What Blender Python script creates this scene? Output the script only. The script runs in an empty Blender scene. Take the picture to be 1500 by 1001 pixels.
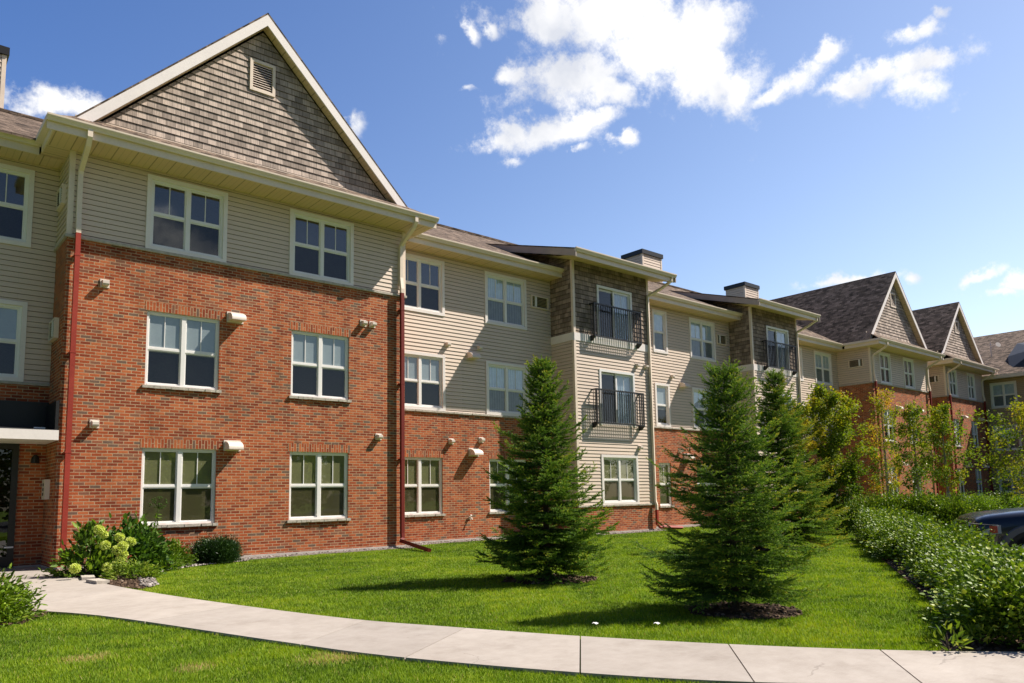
import bpy, math, random
import numpy as np
from mathutils import Vector, Matrix

R = math.radians
rnd = random.Random(7)
scene = bpy.context.scene
col = scene.collection

# ------------------------------------------------------------------ camera
F_PX, CX, CY = 1110.83, 758.25, 601.9
yaw, pit, rol = R(40.65), R(6.4441), R(-1.06607)
fw = Vector((math.sin(yaw) * math.cos(pit), math.cos(yaw) * math.cos(pit), math.sin(pit)))
r0 = Vector((math.cos(yaw), -math.sin(yaw), 0)); u0 = r0.cross(fw)
rt = r0 * math.cos(rol) + u0 * math.sin(rol)
up = -r0 * math.sin(rol) + u0 * math.cos(rol)
EYE = Vector((0, 0, 1.30))
cam_d = bpy.data.cameras.new('camera'); cam = bpy.data.objects.new('camera', cam_d)
col.objects.link(cam); scene.camera = cam
mw = Matrix((rt, up, -fw)).transposed().to_4x4(); mw.translation = EYE
cam.matrix_world = mw
cam_d.sensor_width = 36; cam_d.lens = F_PX / 1500 * 36
cam_d.shift_x = (750 - CX) / 1500; cam_d.shift_y = (CY - 500.5) / 1500
cam_d.clip_start = 0.05; cam_d.clip_end = 2000

# ------------------------------------------------------------------ sun, sky, exposure
SUN = Vector((2.10, -1.0, 2.62)).normalized()
sun_d = bpy.data.lights.new('sun', 'SUN'); sun = bpy.data.objects.new('sun', sun_d); col.objects.link(sun)
sun_d.energy = 5.0; sun_d.angle = R(0.53); sun_d.color = (1.0, 0.925, 0.825)
sun.rotation_euler = SUN.to_track_quat('Z', 'Y').to_euler()
sun.location = SUN * 60
SKY_STRENGTH = 0.060
scene.view_settings.view_transform = 'Standard'; scene.view_settings.look = 'None'
scene.view_settings.exposure = 0.76; scene.view_settings.gamma = 1.0


def nd(nt, typ, **kw):
    n = nt.nodes.new(typ)
    for k, v in kw.items():
        if k.startswith('i_'):
            n.inputs[int(k[2:])].default_value = v
        else:
            setattr(n, k, v)
    return n


def math_n(nt, op, a, b=None, c=None, clamp=False):
    n = nt.nodes.new('ShaderNodeMath'); n.operation = op; n.use_clamp = clamp
    for i, v in enumerate((a, b, c)):
        if v is None: continue
        if isinstance(v, (int, float)): n.inputs[i].default_value = v
        else: nt.links.new(v, n.inputs[i])
    return n.outputs[0]


def vmath(nt, op, a, b=None, out=0):
    n = nt.nodes.new('ShaderNodeVectorMath'); n.operation = op
    for i, v in enumerate((a, b)):
        if v is None: continue
        if isinstance(v, (tuple, list, Vector)): n.inputs[i].default_value = v
        else: nt.links.new(v, n.inputs[i])
    return n.outputs[out]


def sky_dir(px, py):
    """world direction towards a place in the sky, used once to lay the clouds out by azimuth and elevation"""
    return (fw + rt * ((px - CX) / F_PX) + up * ((CY - py) / F_PX)).normalized()


def build_world():
    w = bpy.data.worlds.new('World'); scene.world = w; w.use_nodes = True
    nt = w.node_tree; nt.nodes.clear(); L = nt.links
    out = nd(nt, 'ShaderNodeOutputWorld'); bg = nd(nt, 'ShaderNodeBackground')
    sky = nd(nt, 'ShaderNodeTexSky'); sky.sky_type = 'NISHITA'; sky.sun_disc = False
    sky.sun_elevation = math.asin(SUN.z); sky.sun_rotation = math.atan2(SUN.x, SUN.y)
    sky.altitude = 300; sky.air_density = 1.0; sky.dust_density = 0.5; sky.ozone_density = 2.0
    geo = nd(nt, 'ShaderNodeTexCoord')
    d = geo.outputs['Generated']
    nrm = vmath(nt, 'NORMALIZE', d)
    # wispy distortion of the direction
    n1 = nd(nt, 'ShaderNodeTexNoise'); n1.inputs['Scale'].default_value = 13; n1.inputs['Detail'].default_value = 8
    n1.inputs['Roughness'].default_value = 0.62
    L.new(nrm, n1.inputs['Vector'])
    off = vmath(nt, 'SUBTRACT', n1.outputs['Color'], (0.5, 0.5, 0.5))
    sc = nt.nodes.new('ShaderNodeVectorMath'); sc.operation = 'SCALE'; L.new(off, sc.inputs[0]); sc.inputs['Scale'].default_value = 0.055
    dd = vmath(nt, 'ADD', nrm, sc.outputs[0])
    blobs = [  # px, py, rx, ry, tilt (deg, positive = right end up), weight
        (885, 20, 125, 55, 0, 1), (965, 60, 105, 65, -15, 1), (1035, 112, 85, 48, -25, 1), (800, 34, 42, 34, 10, 1), (1020, 40, 60, 50, 0, 1),
        (1078, 125, 42, 42, 0, .95), (835, 112, 92, 36, 8, 1), (755, 112, 42, 18, 0, .8), (885, 132, 55, 22, -10, .9),
        (800, 190, 92, 23, 8, .95), (865, 172, 48, 18, 0, .8), (735, 203, 40, 14, 10, .8), (912, 208, 20, 13, 30, .85), (852, 215, 18, 8, 20, .7),
        (757, 230, 18, 8, 0, .6), (693, 52, 14, 15, 0, .7), (724, 40, 10, 15, 0, .65), (687, 131, 16, 7, 0, .55), (640, 62, 14, 12, 0, .45),
        (1172, 118, 46, 27, 30, .9), (1212, 82, 36, 17, 30, .9), (1130, 142, 44, 13, 20, .85), (1232, 130, 42, 13, 12, .8), (1300, 108, 92, 23, 12, .95), (1345, 122, 50, 26, 5, .95),
        (1372, 88, 36, 16, 12, .9), (1350, 46, 40, 17, 15, .85), (1386, 14, 13, 11, 0, .6), (62, 152, 62, 24, -5, .95), (118, 158, 42, 18, 0, .85),
        (517, 178, 16, 17, 0, .8), (1245, 407, 60, 10, 5, .85), (1330, 410, 14, 12, 0, .7), (1430, 408, 30, 9, 25, .75), (1485, 420, 34, 17, 15, .9),
        (1462, 437, 34, 9, 0, .65),
        # the rest of the sky, out of this view
        (-500, 100, 160, 60, 5, .9), (-900, -200, 200, 80, 0, .9), (2100, 150, 180, 60, 10, .9), (2600, 300, 220, 70, 0, .9), (500, -700, 260, 120, 0, .8),
        (118, 9019, 90, 30, 0, .8), (140, 9030, 110, 34, 5, .8), (163, 9017, 110, 26, 0, .8), (205, 9024, 120, 40, 0, .8),   # azimuth, 9000 + elevation
    ]
    acc = None
    for px, py, rx, ry, tilt, wt in blobs:
        c = sky_dir(px, py) if py < 5000 else Vector((math.sin(R(px)) * math.cos(R(py - 9000)), math.cos(R(px)) * math.cos(R(py - 9000)), math.sin(R(py - 9000))))
        a = (rt - c * c.dot(rt)).normalized(); b = c.cross(a) * -1
        if b.dot(up) < 0: b = -b
        t = R(tilt); a2 = a * math.cos(t) + b * math.sin(t); b2 = -a * math.sin(t) + b * math.cos(t)
        k = 1.0 / (F_PX * (c.dot(fw) ** -1)) if c.dot(fw) > 0.3 else 1 / F_PX
        va = vmath(nt, 'DOT_PRODUCT', dd, tuple(a2 / (rx * 1.16 * k)), out=1)
        vb = vmath(nt, 'DOT_PRODUCT', dd, tuple(b2 / (ry * 1.16 * k)), out=1)
        s = math_n(nt, 'MULTIPLY_ADD', vb, vb, math_n(nt, 'MULTIPLY', va, va))
        e = math_n(nt, 'POWER', 2.718, math_n(nt, 'MULTIPLY', s, -1.25))
        vc = vmath(nt, 'DOT_PRODUCT', dd, tuple(c), out=1)
        e = math_n(nt, 'MULTIPLY', e, math_n(nt, 'MULTIPLY', math_n(nt, 'GREATER_THAN', vc, 0.2), wt))
        acc = e if acc is None else math_n(nt, 'MAXIMUM', acc, e)
    n2 = nd(nt, 'ShaderNodeTexNoise'); n2.inputs['Scale'].default_value = 26; n2.inputs['Detail'].default_value = 10
    n2.inputs['Roughness'].default_value = 0.68
    L.new(nrm, n2.inputs['Vector'])
    dens = math_n(nt, 'MULTIPLY_ADD', math_n(nt, 'SUBTRACT', n2.outputs['Fac'], 0.5), 1.75, acc)
    mr = nd(nt, 'ShaderNodeMapRange'); mr.interpolation_type = 'SMOOTHSTEP'
    L.new(dens, mr.inputs['Value']); mr.inputs['From Min'].default_value = 0.20; mr.inputs['From Max'].default_value = 0.86
    mask = math_n(nt, 'MULTIPLY', mr.outputs[0], math_n(nt, 'GREATER_THAN', acc, 0.02))
    # cloud body: white with soft grey undersides
    n3 = nd(nt, 'ShaderNodeTexNoise'); n3.inputs['Scale'].default_value = 9; n3.inputs['Detail'].default_value = 4
    L.new(dd, n3.inputs['Vector'])
    ramp = nd(nt, 'ShaderNodeValToRGB'); L.new(n3.outputs['Fac'], ramp.inputs[0])
    ramp.color_ramp.elements[0].position = 0.36; ramp.color_ramp.elements[0].color = (7.5, 7.8, 8.6, 1)
    ramp.color_ramp.elements[1].position = 0.56; ramp.color_ramp.elements[1].color = (11.3, 11.2, 11.1, 1)
    # deep blue overhead and away from the sun, paler and milkier low towards it, as in the photograph
    sd = vmath(nt, 'DOT_PRODUCT', nrm, (0.85, -0.30, -0.45), out=1)
    mr1 = nd(nt, 'ShaderNodeMapRange'); L.new(sd, mr1.inputs['Value']); mr1.inputs['From Min'].default_value = -0.45; mr1.inputs['From Max'].default_value = 0.62
    tcol = mixc(nt, mr1.outputs[0], (0.72, 0.95, 1.34), (1.74, 1.53, 1.42))
    tint = nd(nt, 'ShaderNodeMix'); tint.data_type = 'RGBA'; tint.blend_type = 'MULTIPLY'; tint.inputs[0].default_value = 1
    L.new(sky.outputs[0], tint.inputs[6]); L.new(tcol, tint.inputs[7])
    # sky dimmed on the unseen lot side to cut facade fill light, brighter ahead
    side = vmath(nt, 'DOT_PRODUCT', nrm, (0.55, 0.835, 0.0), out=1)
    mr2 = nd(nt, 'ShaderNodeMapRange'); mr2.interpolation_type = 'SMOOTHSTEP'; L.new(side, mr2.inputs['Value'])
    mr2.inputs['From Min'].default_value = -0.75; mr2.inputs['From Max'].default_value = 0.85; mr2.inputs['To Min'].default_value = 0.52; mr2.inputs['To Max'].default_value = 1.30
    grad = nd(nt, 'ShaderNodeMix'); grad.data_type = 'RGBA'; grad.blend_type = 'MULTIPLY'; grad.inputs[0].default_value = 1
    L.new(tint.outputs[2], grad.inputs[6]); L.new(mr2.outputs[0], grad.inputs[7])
    mix = nd(nt, 'ShaderNodeMix'); mix.data_type = 'RGBA'
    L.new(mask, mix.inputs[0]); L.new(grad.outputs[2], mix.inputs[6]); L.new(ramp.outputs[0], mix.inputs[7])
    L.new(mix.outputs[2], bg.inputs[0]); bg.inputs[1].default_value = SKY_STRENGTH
    L.new(bg.outputs[0], out.inputs[0])



# ------------------------------------------------------------------ materials
def mat(name, color=(.5, .5, .5), rough=.7, spec=.4, metal=0.0):
    m = bpy.data.materials.new(name); m.use_nodes = True
    p = m.node_tree.nodes['Principled BSDF']
    p.inputs['Base Color'].default_value = (*color, 1); p.inputs['Roughness'].default_value = rough
    p.inputs['Specular IOR Level'].default_value = spec; p.inputs['Metallic'].default_value = metal
    return m, m.node_tree, p


def ramp_node(nt, fac, stops, interp='LINEAR'):
    r = nt.nodes.new('ShaderNodeValToRGB'); r.color_ramp.interpolation = interp
    els = r.color_ramp.elements
    while len(els) > 1: els.remove(els[-1])
    els[0].position = stops[0][0]; els[0].color = (*stops[0][1], 1)
    for p, c in stops[1:]:
        e = els.new(p); e.color = (*c, 1)
    nt.links.new(fac, r.inputs[0]); return r.outputs[0]


def noise(nt, vec, scale, detail=4, rough=.55):
    n = nt.nodes.new('ShaderNodeTexNoise'); n.inputs['Scale'].default_value = scale
    n.inputs['Detail'].default_value = detail; n.inputs['Roughness'].default_value = rough
    if vec is not None: nt.links.new(vec, n.inputs['Vector'])
    return n.outputs['Fac']


def mixc(nt, fac, a, b, blend='MIX'):
    n = nt.nodes.new('ShaderNodeMix'); n.data_type = 'RGBA'; n.blend_type = blend
    for i, v in ((0, fac), (6, a), (7, b)):
        if isinstance(v, (int, float)): n.inputs[i].default_value = v
        elif isinstance(v, tuple): n.inputs[i].default_value = (*v, 1) if len(v) == 3 else v
        else: nt.links.new(v, n.inputs[i])
    return n.outputs[2]


def bump(nt, p, height, strength=.5, dist=.01):
    b = nt.nodes.new('ShaderNodeBump'); b.inputs['Strength'].default_value = strength; b.inputs['Distance'].default_value = dist
    nt.links.new(height, b.inputs['Height']); nt.links.new(b.outputs[0], p.inputs['Normal'])


def uvco(nt): return nt.nodes.new('ShaderNodeUVMap').outputs[0]
def obco(nt): return nt.nodes.new('ShaderNodeTexCoord').outputs['Object']


def brick_tex(nt, vec, w, h, mortar, smooth=.1, offset=.5):
    b = nt.nodes.new('ShaderNodeTexBrick'); nt.links.new(vec, b.inputs['Vector'])
    b.offset = offset; b.inputs['Scale'].default_value = 1
    b.inputs['Color1'].default_value = (0, 0, 0, 1); b.inputs['Color2'].default_value = (1, 1, 1, 1); b.inputs['Mortar'].default_value = (.5, .5, .5, 1)
    b.inputs['Mortar Size'].default_value = mortar; b.inputs['Mortar Smooth'].default_value = smooth
    b.inputs['Brick Width'].default_value = w; b.inputs['Row Height'].default_value = h
    return b.outputs['Color'], b.outputs['Fac']


def brick_material(name, w=.205, h=.068):
    m, nt, p = mat(name, rough=.88, spec=.2)
    v = uvco(nt); c, f = brick_tex(nt, v, w, h, .0082, .15)
    br = ramp_node(nt, c, [(0, (.17, .105, .074)), (.05, (.24, .10, .058)), (.11, (.24, .050, .020)), (.33, (.355, .077, .026)),
                           (.58, (.415, .102, .035)), (.78, (.475, .138, .050)), (.93, (.31, .108, .056))], 'CONSTANT')
    n1 = noise(nt, v, 60, 6); n2 = noise(nt, v, .8, 3)
    br = mixc(nt, .55, br, ramp_node(nt, n1, [(.25, (.55, .55, .55)), (.75, (1.35, 1.35, 1.35))]), 'MULTIPLY')
    mo = ramp_node(nt, noise(nt, v, 25, 4), [(.3, (.37, .24, .145)), (.7, (.54, .38, .235))])
    cc = mixc(nt, f, br, mo)
    cc = mixc(nt, 1, cc, ramp_node(nt, n2, [(.3, (.88, .86, .85)), (.7, (1.08, 1.06, 1.05))]), 'MULTIPLY')
    # weathering: rain streaks and pale salts
    mp = nt.nodes.new('ShaderNodeMapping'); mp.inputs['Scale'].default_value = (2.2, .35, 1); nt.links.new(v, mp.inputs[0])
    stn = noise(nt, mp.outputs[0], 1.1, 5, .65)
    cc = mixc(nt, 1, cc, ramp_node(nt, stn, [(.32, (.74, .72, .71)), (.5, (1, 1, 1)), (.72, (1.07, 1.07, 1.08))]), 'MULTIPLY')
    pale = ramp_node(nt, noise(nt, v, .55, 6, .7), [(.62, (0, 0, 0)), (.8, (.16, .16, .16))])
    cc = mixc(nt, pale, cc, (.55, .47, .40))
    nt.links.new(cc, p.inputs['Base Color'])
    hgt = math_n(nt, 'MULTIPLY_ADD', n1, .25, math_n(nt, 'SUBTRACT', 1, f))
    bump(nt, p, hgt, .7, .006)
    return m


def painted(name, c, rough=.5, var=.06, scale=3, spec=.4, bumpy=0.0):
    m, nt, p = mat(name, c, rough, spec)
    o = obco(nt)
    n = noise(nt, o, scale, 5); n2 = noise(nt, o, scale * 12, 3)
    f = math_n(nt, 'ADD', math_n(nt, 'MULTIPLY', n, .6), math_n(nt, 'MULTIPLY', n2, .4))
    lo = tuple(x * (1 - var * 2) for x in c); hi = tuple(min(1, x * (1 + var * 1.4)) for x in c)
    nt.links.new(ramp_node(nt, f, [(.3, lo), (.7, hi)]), p.inputs['Base Color'])
    if bumpy: bump(nt, p, n2, bumpy, .01)
    return m


def siding_material(name, c):
    m, nt, p = mat(name, c, .55, .35)
    v = uvco(nt)
    mp = nt.nodes.new('ShaderNodeMapping'); mp.inputs['Scale'].default_value = (.35, 9.0, 1); nt.links.new(v, mp.inputs[0])
    n = noise(nt, mp.outputs[0], 1.6, 4); n2 = noise(nt, v, .5, 3)
    k = math_n(nt, 'ADD', math_n(nt, 'MULTIPLY', n, .5), math_n(nt, 'MULTIPLY', n2, .5))
    cc = ramp_node(nt, k, [(.3, tuple(x * .87 for x in c)), (.7, tuple(x * 1.06 for x in c))])
    q, sm = brick_tex(nt, v, 3.66, .236, .003, .1, .38)         # lap joints between panels
    nt.links.new(mixc(nt, math_n(nt, 'MULTIPLY', sm, .35), cc, tuple(x * .5 for x in c)), p.inputs['Base Color'])
    mp2 = nt.nodes.new('ShaderNodeMapping'); mp2.inputs['Scale'].default_value = (3, 60, 1); nt.links.new(v, mp2.inputs[0])
    bump(nt, p, noise(nt, mp2.outputs[0], 2, 3), .12, .004)
    return m


def shake_material(name, base):
    m, nt, p = mat(name, base, .85, .2)
    v = uvco(nt); c, f = brick_tex(nt, v, .21, .165, .0045, .1, .43)
    mp = nt.nodes.new('ShaderNodeMapping'); mp.inputs['Scale'].default_value = (38, 2.2, 1); nt.links.new(v, mp.inputs[0])
    st = noise(nt, mp.outputs[0], 1, 4); big = noise(nt, v, 5, 3)
    t = math_n(nt, 'ADD', math_n(nt, 'MULTIPLY', c, .42), math_n(nt, 'ADD', math_n(nt, 'MULTIPLY', st, .8), math_n(nt, 'MULTIPLY', big, .15)))
    cc = ramp_node(nt, t, [(.35, tuple(x * .5 for x in base)), (.68, base), (1.0, tuple(x * 1.75 for x in base))])
    cc = mixc(nt, f, cc, tuple(x * .25 for x in base))
    nt.links.new(cc, p.inputs['Base Color'])
    bump(nt, p, math_n(nt, 'MULTIPLY_ADD', st, .5, math_n(nt, 'SUBTRACT', 1, f)), .6, .008)
    return m


def shingle_material(name, base):
    m, nt, p = mat(name, base, .95, .15)
    v = uvco(nt); c, f = brick_tex(nt, v, .22, .145, .006, .2, .37)
    c2, f2 = brick_tex(nt, v, .31, .145, .001, .1, .61)
    g = noise(nt, v, 140, 3); big = noise(nt, v, .6, 4)
    t = math_n(nt, 'ADD', math_n(nt, 'MULTIPLY', c, .4), math_n(nt, 'ADD', math_n(nt, 'MULTIPLY', c2, .3), math_n(nt, 'ADD', math_n(nt, 'MULTIPLY', g, .35), math_n(nt, 'MULTIPLY', big, .2))))
    cc = ramp_node(nt, t, [(.3, tuple(x * .28 for x in base)), (.6, base), (.95, tuple(x * 2.3 for x in base))])
    cc = mixc(nt, math_n(nt, 'MULTIPLY', f, .8), cc, tuple(x * .3 for x in base))
    nt.links.new(cc, p.inputs['Base Color'])
    bump(nt, p, math_n(nt, 'ADD', math_n(nt, 'MULTIPLY', c2, .7), math_n(nt, 'MULTIPLY', math_n(nt, 'SUBTRACT', 1, f), .6)), .9, .012)
    return m


def soffit_material(name, c):
    m, nt, p = mat(name, c, .6, .3)
    v = uvco(nt); sp = nt.nodes.new('ShaderNodeSeparateXYZ'); nt.links.new(v, sp.inputs[0])
    fr = math_n(nt, 'FRACT', math_n(nt, 'MULTIPLY', sp.outputs[0], 1 / .13))
    g = math_n(nt, 'LESS_THAN', math_n(nt, 'ABSOLUTE', math_n(nt, 'SUBTRACT', fr, .5)), .06)
    fr2 = math_n(nt, 'FRACT', math_n(nt, 'MULTIPLY', sp.outputs[0], 1 / .39))
    g2 = math_n(nt, 'LESS_THAN', math_n(nt, 'ABSOLUTE', math_n(nt, 'SUBTRACT', fr2, .5)), .03)
    gg = math_n(nt, 'MAXIMUM', math_n(nt, 'MULTIPLY', g, .35), g2)
    nt.links.new(mixc(nt, gg, c, tuple(x * .55 for x in c)), p.inputs['Base Color'])
    bump(nt, p, math_n(nt, 'SUBTRACT', 1, gg), .5, .01)
    return m


def glass_material(name, trans, refl_ior, rough, through):
    m = bpy.data.materials.new(name); m.use_nodes = True; nt = m.node_tree; nt.nodes.clear()
    out = nt.nodes.new('ShaderNodeOutputMaterial')
    tr = nt.nodes.new('ShaderNodeBsdfTransparent'); tr.inputs[0].default_value = (*trans, 1)
    gl = nt.nodes.new('ShaderNodeBsdfGlossy'); gl.inputs['Roughness'].default_value = rough; gl.inputs[0].default_value = (.92, .96, 1, 1)
    fr = nt.nodes.new('ShaderNodeFresnel')
    gm = nt.nodes.new('ShaderNodeNewGeometry')                  # a pane reflects the same from both of its sides
    nt.links.new(math_n(nt, 'MULTIPLY_ADD', gm.outputs['Backfacing'], 1 / refl_ior - refl_ior, refl_ior), fr.inputs['IOR'])
    o = obco(nt)
    bp = nt.nodes.new('ShaderNodeBump'); bp.inputs['Strength'].default_value = .06; bp.inputs['Distance'].default_value = .02
    nt.links.new(noise(nt, o, 1.3, 2), bp.inputs['Height']); nt.links.new(bp.outputs[0], gl.inputs['Normal'])
    mx = nt.nodes.new('ShaderNodeMixShader'); nt.links.new(fr.outputs[0], mx.inputs[0]); nt.links.new(tr.outputs[0], mx.inputs[1]); nt.links.new(gl.outputs[0], mx.inputs[2])
    if through < 1:
        df = nt.nodes.new('ShaderNodeBsdfDiffuse'); df.inputs[0].default_value = (.02, .02, .022, 1)
        mx2 = nt.nodes.new('ShaderNodeMixShader'); mx2.inputs[0].default_value = through
        nt.links.new(df.outputs[0], mx2.inputs[1]); nt.links.new(mx.outputs[0], mx2.inputs[2]); mx = mx2
    nt.links.new(mx.outputs[0], out.inputs[0])
    return m


def leaf_material(name, stops, transl=.35, rough=.5, spec=.35):
    """leaves coloured by a per-leaf random number stored on the mesh"""
    m, nt, p = mat(name, (.1, .2, .03), rough, spec)
    at = nt.nodes.new('ShaderNodeAttribute'); at.attribute_name = 'tint'
    c = ramp_node(nt, at.outputs['Fac'], stops)
    nt.links.new(c, p.inputs['Base Color'])
    tl = nt.nodes.new('ShaderNodeBsdfTranslucent'); nt.links.new(mixc(nt, 1, c, (1.25, 1.3, .55), 'MULTIPLY'), tl.inputs[0])
    mx = nt.nodes.new('ShaderNodeMixShader'); mx.inputs[0].default_value = transl
    out = nt.nodes['Material Output']
    nt.links.new(p.outputs[0], mx.inputs[1]); nt.links.new(tl.outputs[0], mx.inputs[2]); nt.links.new(mx.outputs[0], out.inputs[0])
    return m


M = {}
M['brick'] = brick_material('red brick')
M['siding'] = siding_material('beige lap siding', (.67, .54, .435))
M['siding_brown'] = siding_material('brown lap siding', (.44, .31, .20))
M['shake'] = shake_material('weathered brown shakes', (.37, .30, .25))
M['shake_dark'] = shake_material('dark brown shakes', (.26, .20, .155))
M['shingle'] = shingle_material('brown roof shingles', (.125, .092, .07))
M['cream'] = painted('cream trim', (.77, .64, .52), .45, .05, 2)
M['fascia_brown'] = painted('taupe fascia', (.44, .36, .30), .5, .06, 2)
M['white'] = painted('white vinyl', (.82, .79, .76), .4, .03, 2)
M['trim_white'] = painted('white window trim', (.82, .75, .71), .5, .04, 2)
M['soffit'] = soffit_material('tan soffit', (.66, .495, .31))
M['stone'] = painted('rock faced stone', (.50, .45, .38), .9, .2, 9, .2, .9)
M['concrete_base'] = painted('foundation concrete', (.50, .45, .40), .9, .12, 4, .2, .3)
M['red'] = painted('red painted metal', (.33, .044, .028), .6, .13, 1.6, .2)
M['red_shaded'] = painted('red metal with painted shade', (.17, .022, .016), .6, .06, 2, .2)  # the red paint with shade put into its colour, for downspouts further along
M['black'] = painted('black metal', (.018, .017, .017), .4, .1, 4)
M['darkgrey'] = painted('dark canopy metal', (.022, .023, .026), .6, .1, 2)
M['hood'] = painted('pinkish white hood', (.70, .60, .52), .5, .05, 5)
M['louver'] = painted('dark louver', (.035, .035, .033), .5, .1, 5)
M['glass'] = glass_material('window glass', (.92, .96, .97), 2.2, .004, 1)
M['glass_screen'] = glass_material('screened window glass', (.66, .66, .63), 1.75, .02, .82)
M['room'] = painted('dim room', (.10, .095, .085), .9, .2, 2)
M['blind'] = painted('window blind', (.33, .36, .36), .8, .05, 3)
M['blind_olive'] = painted('olive shade', (.21, .195, .08), .8, .05, 3)
M['curtain'] = painted('pale curtain', (.52, .60, .66), .8, .1, 6)

build_world()

# ------------------------------------------------------------------ mesh helpers
class MB:
    def __init__(s): s.v = []; s.f = []; s.uv = []
    def face(s, pts, uv=None):
        i = len(s.v); s.v.extend([tuple(p) for p in pts]); s.f.append(tuple(range(i, i + len(pts))))
        if uv is None:
            a, b, c = Vector(pts[0]), Vector(pts[1]), Vector(pts[2])
            n = (b - a).cross(c - a)
            if n.length < 1e-12 and len(pts) > 3: n = (c - a).cross(Vector(pts[3]) - a)
            n = n.normalized() if n.length else Vector((0, 0, 1))
            if abs(n.z) > .999: U, V = Vector((1, 0, 0)), Vector((0, 1, 0))
            else:
                U = Vector((0, 0, 1)).cross(n).normalized(); V = n.cross(U)
            uv = [(Vector(p).dot(U), Vector(p).dot(V)) for p in pts]
        s.uv.extend(uv)
    def box(s, lo, hi, rot=None):
        x0, y0, z0 = lo; x1, y1, z1 = hi
        P = [Vector(q) for q in ((x0, y0, z0), (x1, y0, z0), (x1, y1, z0), (x0, y1, z0), (x0, y0, z1), (x1, y0, z1), (x1, y1, z1), (x0, y1, z1))]
        if rot is not None: P = [rot @ q for q in P]
        for f in ((0, 3, 2, 1), (4, 5, 6, 7), (0, 1, 5, 4), (1, 2, 6, 5), (2, 3, 7, 6), (3, 0, 4, 7)): s.face([P[i] for i in f])
    def hexa(s, B, T):
        """solid between two quads (bottom, top), same winding seen from above"""
        n = len(B)
        s.face(list(reversed(B))); s.face(T)
        for i in range(n): s.face([B[i], B[(i + 1) % n], T[(i + 1) % n], T[i]])
    def slab(s, top, th):
        s.hexa([Vector(p) - Vector((0, 0, th)) for p in top], [Vector(p) for p in top])
    def tube(s, pts, rad, n=8, cap=True, square=False):
        pts = [Vector(p) for p in pts]
        rads = rad if isinstance(rad, (list, tuple)) else [rad] * len(pts)
        rings = []
        prev = None
        for i, p in enumerate(pts):
            d = (pts[min(i + 1, len(pts) - 1)] - pts[max(i - 1, 0)]).normalized()
            if prev is None:
                a = d.orthogonal().normalized() if not square else (Vector((0, 0, 1)).cross(d) if abs(d.z) < .9 else Vector((1, 0, 0)))
                a = (a - d * a.dot(d)).normalized()
            else:
                a = (prev - d * prev.dot(d)).normalized()
            prev = a; b = d.cross(a)
            if square:
                w = rads[i]
                rings.append([p + a * x * w + b * y * w for x, y in ((-1, -1), (1, -1), (1, 1), (-1, 1))])
            else:
                rings.append([p + (a * math.cos(2 * math.pi * k / n) + b * math.sin(2 * math.pi * k / n)) * rads[i] for k in range(n)])
        m = len(rings[0])
        for i in range(len(rings) - 1):
            for k in range(m):
                s.face([rings[i][k], rings[i][(k + 1) % m], rings[i + 1][(k + 1) % m], rings[i + 1][k]])
        if cap: s.face(list(reversed(rings[0]))); s.face(rings[-1])
    def build(s, name, material, parent=None, smooth=False):
        me = bpy.data.meshes.new(name); me.from_pydata(s.v, [], s.f)
        ul = me.uv_layers.new(name='UVMap'); ul.data.foreach_set('uv', np.array(s.uv, dtype=np.float32).ravel())
        mats = material if isinstance(material, (list, tuple)) else [material]
        for mm in mats: me.materials.append(mm)
        if smooth: me.polygons.foreach_set('use_smooth', [True] * len(me.polygons))
        me.update()
        return link(name, me, parent)


def link(name, me, parent=None):
    o = bpy.data.objects.new(name, me); col.objects.link(o)
    if parent: o.parent = parent
    return o


def bevel(o, w=.01, seg=2):
    md = o.modifiers.new('bevel', 'BEVEL'); md.width = w; md.segments = seg; md.limit_method = 'ANGLE'
    return o


def empty(name, loc=(0, 0, 0), rz=0):
    o = bpy.data.objects.new(name, None); col.objects.link(o); o.location = loc; o.rotation_euler = (0, 0, rz); o.empty_display_size = .3
    return o


def tag(o, label=None, cat=None, group=None, kind=None):
    for k, v in (('label', label), ('category', cat), ('group', group), ('kind', kind)):
        if v: o[k] = v
    return o


def copy_tree(o, parent=None):
    c = o.copy(); col.objects.link(c); c.parent = parent
    for ch in [k for k in o.children]: copy_tree(ch, c)
    return c


def fast_mesh(name, verts, nper, faces_local, material, tint=None, parent=None, smooth=False):
    """verts (N, nper, 3): N copies of a small polygon pattern"""
    N = len(verts); V = np.ascontiguousarray(verts, dtype=np.float32).reshape(-1, 3)
    fl = [list(f) for f in faces_local]; sizes = np.array([len(f) for f in fl]); flat = np.concatenate([np.array(f) for f in fl])
    idx = (flat[None, :] + (np.arange(N) * nper)[:, None]).ravel().astype(np.int32)
    tot = np.tile(sizes, N).astype(np.int32); start = np.concatenate([[0], np.cumsum(tot)[:-1]]).astype(np.int32)
    me = bpy.data.meshes.new(name)
    me.vertices.add(len(V)); me.vertices.foreach_set('co', V.ravel())
    me.loops.add(len(idx)); me.loops.foreach_set('vertex_index', idx)
    me.polygons.add(len(tot)); me.polygons.foreach_set('loop_start', start)
    try: me.polygons.foreach_set('loop_total', tot)
    except Exception: pass
    if tint is not None:
        a = me.attributes.new('tint', 'FLOAT', 'POINT'); a.data.foreach_set('value', np.repeat(np.asarray(tint, dtype=np.float32), nper))
    me.materials.append(material)
    me.update(calc_edges=True); me.validate()
    if smooth: me.polygons.foreach_set('use_smooth', [True] * len(me.polygons))
    return link(name, me, parent)


# wall frames: P(u, z, o) with u along the wall, o outwards
def FY(Y): return lambda u, z, o=0.0: Vector((u, Y - o, z))              # faces -Y
def FXn(X): return lambda u, z, o=0.0: Vector((X - o, -u, z))            # faces -X, u = -y
def FXp(X): return lambda u, z, o=0.0: Vector((X + o, u, z))             # faces +X, u = y


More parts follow.
